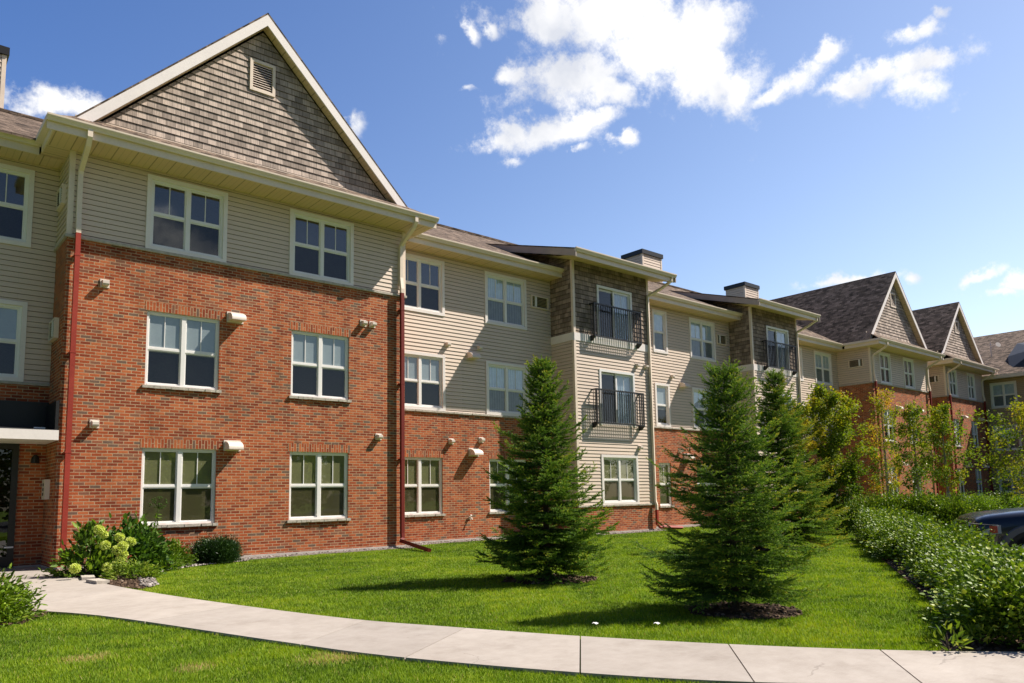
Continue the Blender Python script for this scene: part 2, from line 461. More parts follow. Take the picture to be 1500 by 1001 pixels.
def grid_wall(mb, P, u0, u1, z0, z1, openings=(), reveal=.11):
    us = sorted({u0, u1, *[v for o in openings for v in o[:2] if u0 < v < u1]}); zs = sorted({z0, z1, *[v for o in openings for v in o[2:4] if z0 < v < z1]})
    for i in range(len(us) - 1):
        for j in range(len(zs) - 1):
            a, b, c, d = us[i], us[i + 1], zs[j], zs[j + 1]; mu, mz = (a + b) / 2, (c + d) / 2
            if any(o[0] < mu < o[1] and o[2] < mz < o[3] for o in openings): continue
            mb.face([P(a, c), P(b, c), P(b, d), P(a, d)], [(a, c), (b, c), (b, d), (a, d)])
    for a, b, c, d in openings:
        r = -reveal
        mb.face([P(a, c), P(a, d), P(a, d, r), P(a, c, r)], [(a, c), (a, d), (a - .1, d), (a - .1, c)])
        mb.face([P(b, d), P(b, c), P(b, c, r), P(b, d, r)], [(b, d), (b, c), (b + .1, c), (b + .1, d)])
        mb.face([P(a, d), P(b, d), P(b, d, r), P(a, d, r)]); mb.face([P(b, c), P(a, c), P(a, c, r), P(b, c, r)])


def lap_wall(mb, P, z0, z1, iv, openings=(), e=.118, lip=.018, slot=.009):
    """horizontal boards; iv(z) gives the wall's two ends at that height"""
    k = math.floor(z0 / e + 1e-6)
    while k * e < z1 - 1e-4:
        za, zb = max(k * e, z0), min((k + 1) * e, z1); k += 1
        if zb - za < .03: continue
        zb -= slot
        a0, b0 = iv(za); a1, b1 = iv(zb)
        cuts = sorted([(o[0], o[1]) for o in openings if o[2] < zb - .002 and o[3] > za + .002])
        segs = []; cur = (a0, a1)
        for c in cuts:
            if c[0] > max(cur): segs.append((cur, (c[0], c[0])))
            cur = (c[1], c[1])
        segs.append((cur, (b0, b1)))
        for o in openings:                                      # slivers of a board above or below an opening
            for zc, zd in ((za, o[2]), (o[3], zb)):
                if o[2] < zb - .002 and o[3] > za + .002 and za <= zc < zd <= zb and zd - zc > .004:
                    lc, ld = lip * (1 - (zc - za) / e), max(.001, lip * (1 - (zd - za) / e))
                    mb.face([P(o[0], zc, lc), P(o[1], zc, lc), P(o[1], zd, ld), P(o[0], zd, ld)], [(o[0], zc), (o[1], zc), (o[1], zd), (o[0], zd)])
        for (s0, s1), (e0, e1) in segs:
            if e0 - s0 < .005: continue
            if e1 < s1: e1 = s1 = (e1 + s1) / 2
            mb.face([P(s0, za, lip), P(e0, za, lip), P(e1, zb, .001), P(s1, zb, .001)], [(s0, za), (e0, za), (e1, zb), (s1, zb)])
            mb.face([P(s0, za, 0), P(e0, za, 0), P(e0, za, lip), P(s0, za, lip)], [(s0, za - .01), (e0, za - .01), (e0, za), (s0, za)])


def bar(mb, P, u0, u1, z0, z1, o0, o1):
    B = [P(u0, z0, o0), P(u1, z0, o0), P(u1, z0, o1), P(u0, z0, o1)]; T = [P(u0, z1, o0), P(u1, z1, o0), P(u1, z1, o1), P(u0, z1, o1)]
    mb.hexa([B[3], B[2], B[1], B[0]], [T[3], T[2], T[1], T[0]])


# ------------------------------------------------------------------ windows
LOC = lambda u, z, o=0.0: Vector((u, -o, z))


def window_proto(w, h, units, trim, blind, sill, muntin=True, split=.5):
    """a double-hung window, origin at the bottom centre of its opening (outer edge of the trim if it has one)"""
    f = MB(); g1 = MB(); g2 = MB()
    root_w = w; t = .095 if trim else 0
    base = -.055 if not trim else -.02
    x0, x1, z0, z1 = -w / 2 + t, w / 2 - t, t, h - t
    fr = .05
    o0, o1 = base - .05, base + .012
    bar(f, LOC, x0, x0 + fr, z0, z1, o0, o1); bar(f, LOC, x1 - fr, x1, z0, z1, o0, o1)
    bar(f, LOC, x0 + fr, x1 - fr, z0, z0 + fr, o0, o1 + .004); bar(f, LOC, x0 + fr, x1 - fr, z1 - fr, z1, o0, o1 + .003)
    xs = [x0 + fr, x1 - fr]
    mull = []
    if units == 2:
        bar(f, LOC, -.045, .045, z0 + fr, z1 - fr, o0, o1 + .002); mull = [-.045, .045]
    cells = [(x0 + fr, -.045), (.045, x1 - fr)] if units == 2 else [(x0 + fr, x1 - fr)]
    zm = z0 + (z1 - z0) * split
    for a, b in cells:
        bar(f, LOC, a, b, zm - .022, zm + .022, o0, base - .003)
        s = .028
        for (c, d, oo) in ((z0 + fr, zm - .022, base - .018), (zm + .022, z1 - fr, base - .008)):
            bar(f, LOC, a, a + s, c, d, o0, oo); bar(f, LOC, b - s, b, c, d, o0, oo)
            bar(f, LOC, a + s, b - s, c, c + s, o0, oo - .001); bar(f, LOC, a + s, b - s, d - s, d, o0, oo - .001)
        if muntin:
            m = (a + b) / 2; bar(f, LOC, m - .009, m + .009, zm + .05, z1 - fr - s, base - .034, base - .02)
        y = base - .028
        g1.face([LOC(a, zm, y), LOC(b, zm, y), LOC(b, z1 - fr, y), LOC(a, z1 - fr, y)])
        y = base - .038
        g2.face([LOC(a, z0 + fr, y), LOC(b, z0 + fr, y), LOC(b, zm, y), LOC(a, zm, y)])
    ob = f.build('window', M['white']); ob['_w'] = w
    g1.build('upper_pane', M['glass'], ob); g2.build('lower_pane', M['glass_screen'], ob)
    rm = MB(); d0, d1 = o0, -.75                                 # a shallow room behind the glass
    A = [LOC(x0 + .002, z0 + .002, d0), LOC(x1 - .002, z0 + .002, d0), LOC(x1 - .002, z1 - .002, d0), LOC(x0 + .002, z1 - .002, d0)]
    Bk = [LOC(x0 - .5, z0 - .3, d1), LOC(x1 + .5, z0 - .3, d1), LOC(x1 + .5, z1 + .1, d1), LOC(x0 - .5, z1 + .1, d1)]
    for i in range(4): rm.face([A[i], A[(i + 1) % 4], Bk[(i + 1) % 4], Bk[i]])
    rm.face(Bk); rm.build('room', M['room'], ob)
    if blind:
        frac, mname = blind
        bl = MB(); zb = z1 - (z1 - z0) * frac
        n = 14 if mname == 'curtain' else 1
        for (a, b) in cells:
            if n == 1:
                yb = -base + .042; bl.box((a, yb, zb), (b, yb + .006, z1 - .01)); bl.box((a, yb - .004, zb - .02), (b, yb + .01, zb))
            else:
                for k in range(n):
                    p0 = a + (b - a) * k / n; p1 = a + (b - a) * (k + 1) / n
                    y0 = -base + .05 + .015 * (k % 2); y1 = -base + .05 + .015 * ((k + 1) % 2)
                    bl.face([(p0, y0, zb), (p1, y1, zb), (p1, y1, z1), (p0, y0, z1)])
        bl.build('blind' if n == 1 else 'curtain', M[mname], ob)
    if trim:
        tb = MB()
        bar(tb, LOC, -w / 2, -w / 2 + t, t, h - t, -.03, .034); bar(tb, LOC, w / 2 - t, w / 2, t, h - t, -.03, .034)
        bar(tb, LOC, -w / 2, w / 2, h - t, h, -.03, .036); bar(tb, LOC, -w / 2, w / 2, 0, t, -.03, .036)
        bevel(tb.build('trim', M['trim_white'], ob), .004, 1)
    if sill:
        sb = MB(); n = 14; rr = random.Random(3)
        L = w / 2 + .055
        for k in range(n):                                     # rough split face
            a = -L + 2 * L * k / n; b = -L + 2 * L * (k + 1) / n
            bar(sb, LOC, a, b + .0005 * (k % 2), -.062 + rr.uniform(-.004, .006), .0 + rr.uniform(-.002, .002), -.1, .055 + rr.uniform(-.012, .012))
        sb.build('sill', M['stone'], ob)
    return ob


_protos = {}
def window(parent, key, args, at, rz=0):
    if key not in _protos:
        o = window_proto(*args); _protos[key] = o; o.parent = parent
    else:
        o = copy_tree(_protos[key], parent)
    o.location = at; o.rotation_euler = (0, 0, rz)
    return o


# ------------------------------------------------------------------ the building
YA, YB, YF, YZ = 18.06, 19.19, 19.90, 19.30
ZB = -.25
bld = tag(empty('apartment_building', (20, 22, 0)), 'long three storey brick and beige siding apartment building with steep gables', 'apartment building')
OFF = Vector((20, 22, 0))


class PB(MB):
    """part of the building, written in world coordinates"""
    def build(s, name, material, parent=None, smooth=False):
        p = bld if parent is None else parent
        if parent is None:
            s.v = [(x - OFF.x, y - OFF.y, z - OFF.z) for x, y, z in s.v]
        return MB.build(s, name, material, p, smooth)


def bpart_window(key, args, x, y, z, rz=0):
    return window(bld, key, args, Vector((x, y, z)) - OFF, rz)


WB, HB = 1.62, 1.70          # brick opening
WS, HS = 1.82, 1.77          # siding window with trim


def double_bay(X0, X1, back_l, back_r, c1, c2, wb, ws, seed):
    """the projecting gabled bay: two storeys of brick, one of siding"""
    zb = 6.97
    op = []
    for c in (c1, c2):
        for z in (.82, 3.92): op.append((c - wb / 2, c + wb / 2, z, z + HB))
    w = PB(); P = FY(YA)
    grid_wall(w, P, X0, X1, ZB, zb, op)
    grid_wall(w, FXn(X0), -back_l, -YA, ZB, zb); grid_wall(w, FXp(X1), YA, back_r, ZB, zb)
    w.build('brick_wall', M['brick'])
    for a, b, c, d in op:
        ln = PB(); a2, b2 = a - .04, b + .04
        ln.face([P(a2, d, .005), P(b2, d, .005), P(b2, d + .205, .005), P(a2, d + .205, .005)],
                [(d - d, a2), (0, b2), (.205, b2), (.205, a2)])
        ln.build('soldier_lintel', M['brick'])
    s = PB(); so = []
    for c in (c1, c2): so.append((c - ws / 2 + .03, c + ws / 2 - .03, zb + .04, 8.70))
    lap_wall(s, P, zb + .06, 8.92, lambda z: (X0, X1), so)
    lap_wall(s, FXn(X0), zb + .06, 8.92, lambda z: (-back_l, -YA)); lap_wall(s, FXp(X1), zb + .06, 8.92, lambda z: (YA, back_r))
    s.build('siding_wall', M['siding'])
    b = PB(); rr = random.Random(seed); n = 26
    for k in range(n):
        a, c = X0 - .05 + (X1 - X0 + .1) * k / n, X0 - .05 + (X1 - X0 + .1) * (k + 1) / n
        bar(b, P, a, c, zb, zb + .062 + rr.uniform(-.002, .002), -.02, .052 + rr.uniform(-.008, .008))
    bar(b, FXn(X0), -back_l, -YA - .001, zb, zb + .06, -.02, .05); bar(b, FXp(X1), YA + .001, back_r, zb, zb + .06, -.02, .05)
    b.build('stone_band', M['stone'])
    for xx, sg in ((X0, 1), (X1, -1)):
        t = PB(); a, c = (xx - .022, xx + .085) if sg > 0 else (xx - .085, xx + .022)
        bar(t, P, a, c, zb + .063, 8.9, -.02, .024)
        if sg > 0: bar(t, FXn(X0), -YA - .08, -YA - .001, zb + .063, 8.9, -.02, .0215)
        else: bar(t, FXp(X1), YA + .001, YA + .08, zb + .063, 8.9, -.02, .0215)
        t.build('corner_trim', M['cream'])
    fb = PB(); bar(fb, P, X0 - .01, X1 + .01, ZB, .035, -.02, .015); bar(fb, FXn(X0), -back_l, -YA - .002, ZB, .035, -.02, .0145)
    fb.build('foundation', M['concrete_base'])
    for c, kk in ((c1, 0), (c2, 1)):
        k2 = f'{wb:.2f}'
        bpart_window('b1' + k2, (wb, HB, 2, False, (.98, 'blind_olive') if True else None, True), c, YA, .82)
        bpart_window('b2' + k2, (wb, HB, 2, False, (.53, 'blind'), True), c, YA, 3.92)
        bpart_window('s3' + f'{ws:.2f}', (ws, HS, 2, True, None, False), c, YA, 7.015 if ws > 1.5 else 7.02)


def eave_run(x0, x1, y, z, name='gutter', endl=True, endr=True):
    """fascia board with an ogee gutter in front, running along X; z = top of the gutter"""
    f = PB(); f.box((x0, y + .10, z - .29), (x1, y + .135, z - .03)); bevel(f.build('fascia', M['cream']), .006, 1)
    g = PB()
    prof = [(0.10, 0), (.10, -.115), (.035, -.13), (.02, -.095), (-.005, -.06), (-.02, -.035), (-.022, 0), (-.008, .004), (.0, -.012), (.09, -.02)]
    for i in range(len(prof)):
        (a, b), (c, d) = prof[i], prof[(i + 1) % len(prof)]
        g.face([(x0 - .02, y + a, z + b), (x0 - .02, y + c, z + d), (x1 + .02, y + c, z + d), (x1 + .02, y + a, z + b)])
    g.face([(x0 - .02, y + a, z + b) for a, b in reversed(prof)]); g.face([(x1 + .02, y + a, z + b) for a, b in prof])
    g.build(name, M['cream'])


def eave_side(x, sgn, y0, y1, z):
    """short eave running back along Y on the side of a bay; sgn -1 faces -X"""
    f = PB(); xa, xb = sorted((x - sgn * .10, x - sgn * .135)); f.box((xa, y0 + .1355, z - .289), (xb, y1, z - .031)); f.build('fascia', M['cream'])
    g = PB(); xa, xb = sorted((x + sgn * .02, x - sgn * .0995)); g.box((xa, y0 + .101, z - .12), (xb, y1, z + .001)); bevel(g.build('gutter', M['cream']), .02, 2)


def gable(xc, half, zapex, X0, X1, back_l, back_r, ex0, ex1, yv, depth=27):
    """pent roof over the eave, shake gable behind it, rake boards and the steep roof"""
    ze, yf, yr = 9.17, 17.17, 17.76
    zp = lambda y: ze + .62 * (y - yf)
    pr = PB(); hx = (zapex - zp(18.1)) / ((zapex - 9.5) / half) - .02; pr.slab([(ex0, yf, ze), (ex1, yf, ze), (xc + hx, 18.1, zp(18.1)), (xc - hx, 18.1, zp(18.1))], .05)
    pr.build('roof', M['shingle'])
    eave_run(ex0, ex1, 17.13, 9.19)
    eave_side(ex0, -1, 17.13, back_l - .76, 9.19); eave_side(ex1, 1, 17.13, back_r - .76, 9.19)
    so = PB()
    so.face([(ex0 + .1, 17.24, 8.905), (ex0 + .1, YA, 8.905), (ex1 - .1, YA, 8.905), (ex1 - .1, 17.24, 8.905)])
    so.face([(ex0 + .1, YA, 8.905), (ex0 + .1, back_l, 8.905), (X0, back_l, 8.905), (X0, YA, 8.905)], [(YA, 0), (back_l, 0), (back_l, .5), (YA, .5)])
    so.face([(X1, YA, 8.905), (X1, back_r, 8.905), (ex1 - .1, back_r, 8.905), (ex1 - .1, YA, 8.905)], [(YA, 0), (back_r, 0), (back_r, .5), (YA, .5)])
    so.build('soffit', M['soffit'])
    zb = 9.5; sl = (zapex - zb) / half
    for sg in (-1, 1):
        rf = PB()
        lo = min((xc - ex0 if sg < 0 else ex1 - xc) - .02, (zapex - 9.15) / sl)
        e0, e1 = xc + sg * lo, xc; z0 = zapex - sl * lo
        q = [(e0, yr, z0), (e1, yr, zapex), (e1, depth, zapex), (e0, depth, z0)]
        if sg > 0: q = [q[1], q[0], q[3], q[2]]
        q = [q[0], q[1], q[2], q[3]]
        n = Vector((sg * sl, 0, 1)).normalized()
        top = [Vector(p) for p in q]; bot = [p - n * .035 for p in top]
        rf.hexa(bot, top); rf.build('roof', M['shingle'])
        # rake board and its soffit
        k = PB(); fh = .30
        a = Vector((xc + sg * (half + .02), yr, zapex - sl * (half + .02))); b = Vector((xc, yr, zapex))
        dn = Vector((0, 0, -.052)); dn2 = Vector((0, 0, -.052 - fh))
        pts = [a + dn2, b + dn2, b + dn, a + dn]
        if sg > 0: pts = [pts[1], pts[0], pts[3], pts[2]]
        fr_ = [p + Vector((0, .004, 0)) for p in pts]; bk = [p + Vector((0, .045, 0)) for p in pts]
        k.face(fr_); k.face(list(reversed(bk)))
        for i in range(4): k.face([fr_[i], bk[i], bk[(i + 1) % 4], fr_[(i + 1) % 4]])
        k.build('rake_board', M['trim_white'])
        s2 = PB(); dq = Vector((0, 0, -.052 - fh + .02))
        q = [a + dq + Vector((0, .046, 0)), b + dq + Vector((0, .046, 0)), b + dq + Vector((0, YA - yr - .002, 0)), a + dq + Vector((0, YA - yr - .002, 0))]
        s2.face(q, [(0, 0), ((a - b).length, 0), ((a - b).length, .3), (0, .3)]); s2.build('rake_soffit', M['soffit'])
    g = PB()
    zt = zapex - .40
    vent = (xc - .33, xc + .33, zapex - 2.06, zapex - 1.22)
    def iv(z):
        h = max(0, (zt - z) / sl); return (xc - h, xc + h)
    lap_wall(g, FY(YA), 9.62, zt, iv, [(vent[0] + .02, vent[1] - .02, vent[2] + .02, vent[3] - .02)], e=.165, lip=.021)
    g.build('shake_gable', M['shake'])
    fl = PB(); bar(fl, FY(YA), xc - half + .1, xc + half - .1, 9.66, 9.72, 0, .03); fl.build('flashing', M['cream'])
    v = PB(); P = FY(YA)
    a, b, c, d = vent
    bar(v, P, a, a + .075, c, d, -.02, .045); bar(v, P, b - .075, b, c, d, -.02, .045)
    bar(v, P, a + .075, b - .075, c, c + .075, -.02, .047); bar(v, P, a + .075, b - .075, d - .075, d, -.02, .047)
    go = v.build('gable_vent', M['cream'])
    lv = MB(); n = 11
    for k in range(n):
        z = c + .08 + (d - c - .16) * k / n
        lv.face([P(a + .075, z, .035) - OFF, P(b - .075, z, .035) - OFF, P(b - .075, z + .06, -.015) - OFF, P(a + .075, z + .06, -.015) - OFF])
    lv.build('louver', M['cream'], go)
    bk = PB(); bk.face([(xc - half, depth - .2, 9), (xc + half, depth - .2, 9), (xc, depth - .2, zapex - .1)]); bk.build('back_gable', M['siding'])


def recess(u0, u1, Y, wins, ldir=0):
    """set-back wall: one storey of brick, two of siding"""
    P = FY(Y); bo = []; so = []
    for c, kind in wins:
        wb = {'d': WB, 's': .76, 'u': WB}[kind]; ws = {'d': WS, 's': .92, 'u': WS}[kind]
        if kind != 'u': bo.append((c - wb / 2, c + wb / 2, .82, 2.52))
        for z in (3.95, 6.96): so.append((c - ws / 2 + .03, c + ws / 2 - .03, z + .03, z + HS - .03))
    w = PB(); grid_wall(w, P, u0, u1, ZB, 3.9, bo); w.build('brick_wall', M['brick'])
    for a, b, c, d in bo:
        ln = PB(); ln.face([P(a - .04, d, .005), P(b + .04, d, .005), P(b + .04, d + .205, .005), P(a - .04, d + .205, .005)], [(0, a - .04), (0, b + .04), (.205, b + .04), (.205, a - .04)]); ln.build('soldier_lintel', M['brick'])
    s = PB(); lap_wall(s, P, 3.96, 8.92, lambda z: (u0, u1), so); s.build('siding_wall', M['siding'])
    b = PB(); rr = random.Random(int(u0 * 10)); n = max(2, int((u1 - u0) / .35))
    for k in range(n):
        a, c = u0 + (u1 - u0) * k / n, u0 + (u1 - u0) * (k + 1) / n
        bar(b, P, a, c, 3.9, 3.958 + rr.uniform(-.002, .002), -.02, .05 + rr.uniform(-.008, .008))
    b.build('stone_band', M['stone'])
    fb = PB(); bar(fb, P, u0, u1, ZB, .035, -.02, .015); fb.build('foundation', M['concrete_base'])
    for i, (c, kind) in enumerate(wins):
        if kind == 'u':
            bpart_window('s2b', (WS, HS, 2, True, (.50, 'blind'), False), c, Y, 3.95); bpart_window('s3%.2f' % WS, (WS, HS, 2, True, None, False), c, Y, 6.96)
        elif kind == 'd':
            bpart_window('b1%.2f' % WB, (WB, HB, 2, False, (.98, 'blind_olive'), True), c, Y, .82)
            k2 = ('s2c', (WS, HS, 2, True, (.97, 'curtain'), False)) if i % 2 else ('s2b', (WS, HS, 2, True, (.50, 'blind'), False))
            bpart_window(*k2, c, Y, 3.95)
            k3 = ('s3c', (WS, HS, 2, True, (.97, 'curtain'), False)) if i % 2 else ('s3%.2f' % WS, (WS, HS, 2, True, None, False))
            bpart_window(*k3, c, Y, 6.96)
        else:
            bpart_window('b1s', (.76, HB, 1, False, (.98, 'blind_olive'), True), c, Y, .82)
            bpart_window('s2s', (.92, HS, 1, True, (.6, 'blind'), False, False), c, Y, 3.95)
            bpart_window('s3s', (.92, HS, 1, True, (.97, 'curtain'), False, False), c, Y, 6.96)


def recess_eave(x0, x1, Y):
    y = Y - .74
    eave_run(x0, x1, y, 9.17)
    s = PB(); s.face([(x0, y + .11, 8.895), (x0, Y, 8.895), (x1, Y, 8.895), (x1, y + .11, 8.895)]); s.build('soffit', M['soffit'])


def balcony(xc, w, z0, z1, Y=YA, d=.30):
    b = PB(); P = FY(Y); a, c = xc - w / 2, xc + w / 2
    bar(b, P, a, c, z1 - .05, z1, d - .045, d); bar(b, P, a, c, z0, z0 + .05, d - .045, d)
    for x in (a, c - .045):
        bar(b, P, x + .001, x + .044, z1 - .049, z1 - .001, 0, d - .046); bar(b, P, x + .001, x + .044, z0 + .001, z0 + .049, 0, d - .046)
        bar(b, P, x, x + .045, z0 + .05, z1 - .05, d - .0455, d - .0005)
        for k in range(1, 3):
            bar(b, P, x + .012, x + .030, z0 + .05, z1 - .05, d * k / 3 - .012, d * k / 3 + .006)
    n = int(w / .115)
    for k in range(1, n):
        x = a + .02 + (w - .04) * k / n
        bar(b, P, x - .0125, x + .0125, z0 + .05, z1 - .05, d - .033, d - .012)
    o = b.build('balcony_railing', M['black'])
    k = MB()
    for x in (a + .0, c - .06):
        for pts in ([P(x, z0 - .13, 0), P(x + .06, z0 - .13, 0), P(x + .06, z0 - .001, 0), P(x, z0 - .001, 0)],):
            q = [P(x, z0 - .13, .02), P(x + .06, z0 - .13, .02), P(x + .06, z0 - .02, d), P(x, z0 - .02, d)]
            k.hexa([Vector(v) - OFF for v in (P(x, z0 - .14, .1), P(x, z0 - .14, 0), P(x + .06, z0 - .14, 0), P(x + .06, z0 - .14, .1))],
                   [Vector(v) - OFF for v in (P(x, z0 - .002, d), P(x, z0 - .002, 0), P(x + .06, z0 - .002, 0), P(x + .06, z0 - .002, d))])
    k.build('bracket', M['black'], o)


def patio_door(xc, w, z0, h):
    P = FY(YA); f = MB()
    t = .09
    L = lambda u, z, o=0.0: Vector((u, -o, z))
    bar(f, L, -w / 2, -w / 2 + t, 0, h - t, -.03, .034); bar(f, L, w / 2 - t, w / 2, 0, h - t, -.03, .034); bar(f, L, -w / 2, w / 2, h - t, h, -.03, .036)
    bar(f, L, -w / 2 + t, w / 2 - t, 0, .05, -.1, .0)
    a, b = -w / 2 + t, w / 2 - t
    s = .075
    for (x0, x1, o) in ((a, .04, -.07), (-.04, b, -.03)):
        bar(f, L, x0, x0 + s, .05, h - t, o - .03, o); bar(f, L, x1 - s, x1, .05, h - t, o - .03, o)
        bar(f, L, x0 + s, x1 - s, .05, .05 + s, o - .03, o - .001); bar(f, L, x0 + s, x1 - s, h - t - s, h - t, o - .03, o - .001)
    bar(f, L, (b - .04) / 2 + .0, (b - .04) / 2 + .015, .05 + s, h - t - s, -.055, -.045)
    o = f.build('patio_door', M['white'], bld); o.location = Vector((xc, YA, z0)) - OFF
    g = MB(); g.face([L(a, .05, -.085), L(.0, .05, -.085), L(.0, h - t, -.085), L(a, h - t, -.085)]); g.build('sliding_pane', M['glass_screen'], o)
    g = MB(); g.face([L(.0, .05, -.05), L(b, .05, -.05), L(b, h - t, -.05), L(.0, h - t, -.05)]); g.build('fixed_pane', M['glass'], o)
    rm = MB(); rm.box((a - .4, .12, -.1), (b + .4, 1.2, h)); 
    rm2 = MB()
    A = [(a, .11, .0), (b, .11, .0), (b, .11, h - t), (a, .11, h - t)]; B = [(a - .4, 1.1, 0), (b + .4, 1.1, 0), (b + .4, 1.1, h), (a - .4, 1.1, h)]
    for i in range(4): rm2.face([A[i], A[(i + 1) % 4], B[(i + 1) % 4], B[i]])
    rm2.face(B); rm2.build('room', M['room'], o)
    cu = MB(); n = 16
    for k in range(n):
        p0 = .02 + (b - .02) * k / n; p1 = .02 + (b - .02) * (k + 1) / n
        y0 = .105 + .03 * (k % 2); y1 = .105 + .03 * ((k + 1) % 2)
        cu.face([(p0, y0, .1), (p1, y1, .1), (p1, y1, h - t), (p0, y0, h - t)])
    cu.build('curtain', M['curtain'], o)


def shed_bay(X0, X1, br):
    """projecting balcony bay with a low shed roof"""
    P = FY(YA); xc = 20.22 + (X0 - 18.1)
    w = PB(); grid_wall(w, P, X0, X1, ZB, .9); grid_wall(w, FXn(X0), -YB, -YA, ZB, .9); grid_wall(w, FXp(X1), YA, br, ZB, .9); w.build('brick_wall', M['brick'])
    b = PB(); rr = random.Random(5); n = 12
    for k in range(n):
        a, c = X0 - .04 + (X1 - X0 + .08) * k / n, X0 - .04 + (X1 - X0 + .08) * (k + 1) / n
        bar(b, P, a, c, .9, .955 + rr.uniform(-.002, .002), -.02, .05 + rr.uniform(-.008, .008))
    b.build('stone_band', M['stone'])
    s = PB()
    wl = (xc - .96 + .03, xc + .96 - .03)
    ops = [(wl[0], wl[1], .96, 2.66), (xc - .9, xc + .9, 3.75, 5.68)]
    lap_wall(s, P, .955, 6.58, lambda z: (X0, X1), ops)
    lap_wall(s, FXn(X0), .955, 6.58, lambda z: (-YB, -YA)); lap_wall(s, FXp(X1), .955, 6.58, lambda z: (YA, br))
    s.build('siding_wall', M['siding'])
    k = PB(); lap_wall(k, P, 6.85, 9.42, lambda z: (X0, X1), [(xc - .9, xc + .9, 6.8, 8.70)], e=.165, lip=.02)
    lap_wall(k, FXn(X0), 6.85, 9.5, lambda z: (-YB, -YA), e=.165, lip=.02); lap_wall(k, FXp(X1), 6.85, 9.5, lambda z: (YA, br), e=.165, lip=.02)
    zr = lambda y: 9.46 + .30 * (y - 17.17)
    # cheek walls under the shed roof, above the main roof
    for fr_, s0, s1 in ((FXn(X0), -22.3, -18.2), (FXp(X1), 18.2, 22.3)):
        def ivc(z, s0=s0): return (s0, -YA) if s0 < 0 else (YA, -s0)
        e = .165; z = 9.5
        while z < 10.9:
            yb = 17.17 + (z + e - 9.46 + .08) / .30
            if yb < 22.3:
                if s0 < 0: a, c = -22.3, -max(yb, YA)
                else: a, c = max(yb, YA), 22.3
                lap_wall(k, fr_, z, z + e, lambda zz, a=a, c=c: (a, c), e=e, lip=.02)
            z += e
    k.build('shake_wall', M['shake_dark'])
    bd = PB(); bar(bd, P, X0 - .001, X1 + .001, 6.58, 6.85, -.02, .03); bar(bd, FXn(X0), -YB, -YA - .0, 6.58, 6.85, -.02, .028); bd.build('white_band', M['trim_white'])
    for z0, z1 in ((.957, 6.579), (6.851, 9.4)):
        t = PB(); bar(t, P, X0 - .022, X0 + .08, z0, z1, -.02, .026); bar(t, FXn(X0), -YA - .075, -YA - .001, z0, z1, -.02, .0215); t.build('corner_trim', M['cream'])
        t = PB(); bar(t, P, X1 - .08, X1 + .022, z0, z1, -.02, .026); t.build('corner_trim', M['cream'])
    x0, x1 = X0 - .72, X1 + .62
    rf = PB(); yb = 23.2; rf.slab([(x0, 17.17, zr(17.17)), (x1, 17.17, zr(17.17)), (x1, yb, zr(yb)), (x0, yb, zr(yb))], .04); rf.build('roof', M['shingle'])
    for xx, sg in ((x0, 1), (x1, -1)):
        f = PB(); xa, xb = sorted((xx + sg * .01, xx + sg * .05))
        dz = Vector((0, 0, .24))
        T = [Vector((xa, 17.16, zr(17.16) - .042)), Vector((xb, 17.16, zr(17.16) - .042)), Vector((xb, yb, zr(yb) - .042)), Vector((xa, yb, zr(yb) - .042))]
        f.hexa([p - dz for p in T], T); f.build('rake_board', M['fascia_brown'])
    eave_run(x0 + .02, x1 - .02, 17.13, 9.48)
    so = PB(); q = [(x0 + .05, 17.24, 9.255), (x0 + .05, 18.06, 9.40), (x1 - .05, 18.06, 9.40), (x1 - .05, 17.24, 9.255)]; so.face(q)
    for xa, xb in ((x0 + .05, X0), (X1, x1 - .05)):
        so.face([(xa, 18.06, 9.40), (xa, yb, zr(yb) - .26), (xb, yb, zr(yb) - .26), (xb, 18.06, 9.40)], [(18.06, 0), (yb, 0), (yb, .6), (18.06, .6)])
    so.build('soffit', M['soffit'])
    fb = PB(); bar(fb, P, X0 - .01, X1 + .01, ZB, .035, -.02, .015); fb.build('foundation', M['concrete_base'])
    bpart_window('s1', (1.92, 1.76, 2, True, (.98, 'blind_olive'), False), xc, YA, .93)
    patio_door(xc, 1.86, 3.72, 1.98); patio_door(xc, 1.86, 6.74, 1.98)
    balcony(xc - .1, 2.5, 3.74, 4.95, d=.26); balcony(xc - .1, 2.5, 6.77, 7.97, d=.26)


# bays, left to right
double_bay(2.95, 11.34, YZ, YB, 5.39, 8.80, WB, WS, 1)
gable(7.10, 4.22, 13.70, 2.95, 11.34, YZ, YB, 2.36, 11.88, YA)
recess(11.34, 18.1, YB, [(12.60, 'd'), (16.04, 'd')]); recess_eave(11.79, 18.09, YB)
shed_bay(18.1, 22.1, YB)
recess(22.1, 29.08, YB, [(24.16, 's'), (27.05, 'd')]); recess_eave(22.12, 29.07, YB)
shed_bay(29.08, 32.9, YF)
recess(32.9, 40.45, YF, [(35.75, 'd'), (38.85, 'd')]); recess_eave(32.92, 39.86, YF)
double_bay(40.45, 47.9, YF, YF, 42.16, 45.21, 1.22, 1.38, 2)
gable(43.75, 3.72, 13.62, 40.45, 47.9, YF, YF, 39.75, 48.25, YA)
recess(47.9, 50.6, YF, []); recess_eave(48.14, 49.8, YF)
double_bay(50.6, 56.9, YF, YF, 51.75, 54.85, 1.12, 1.30, 3)
gable(53.1, 3.62, 13.30, 50.6, 56.9, YF, YF, 49.7, 57.4, YA)
# left of the first bay: entrance wall
recess(-6.0, 2.95, YZ, [(-2.6, 'd'), (1.55, 'u')])
eave_run(-6.0, 2.44, YZ - .74, 9.17)
s = PB(); s.face([(-6, YZ - .63, 8.895), (-6, YZ, 8.895), (2.9, YZ, 8.895), (2.9, YZ - .63, 8.895)]); s.build('soffit', M['soffit'])
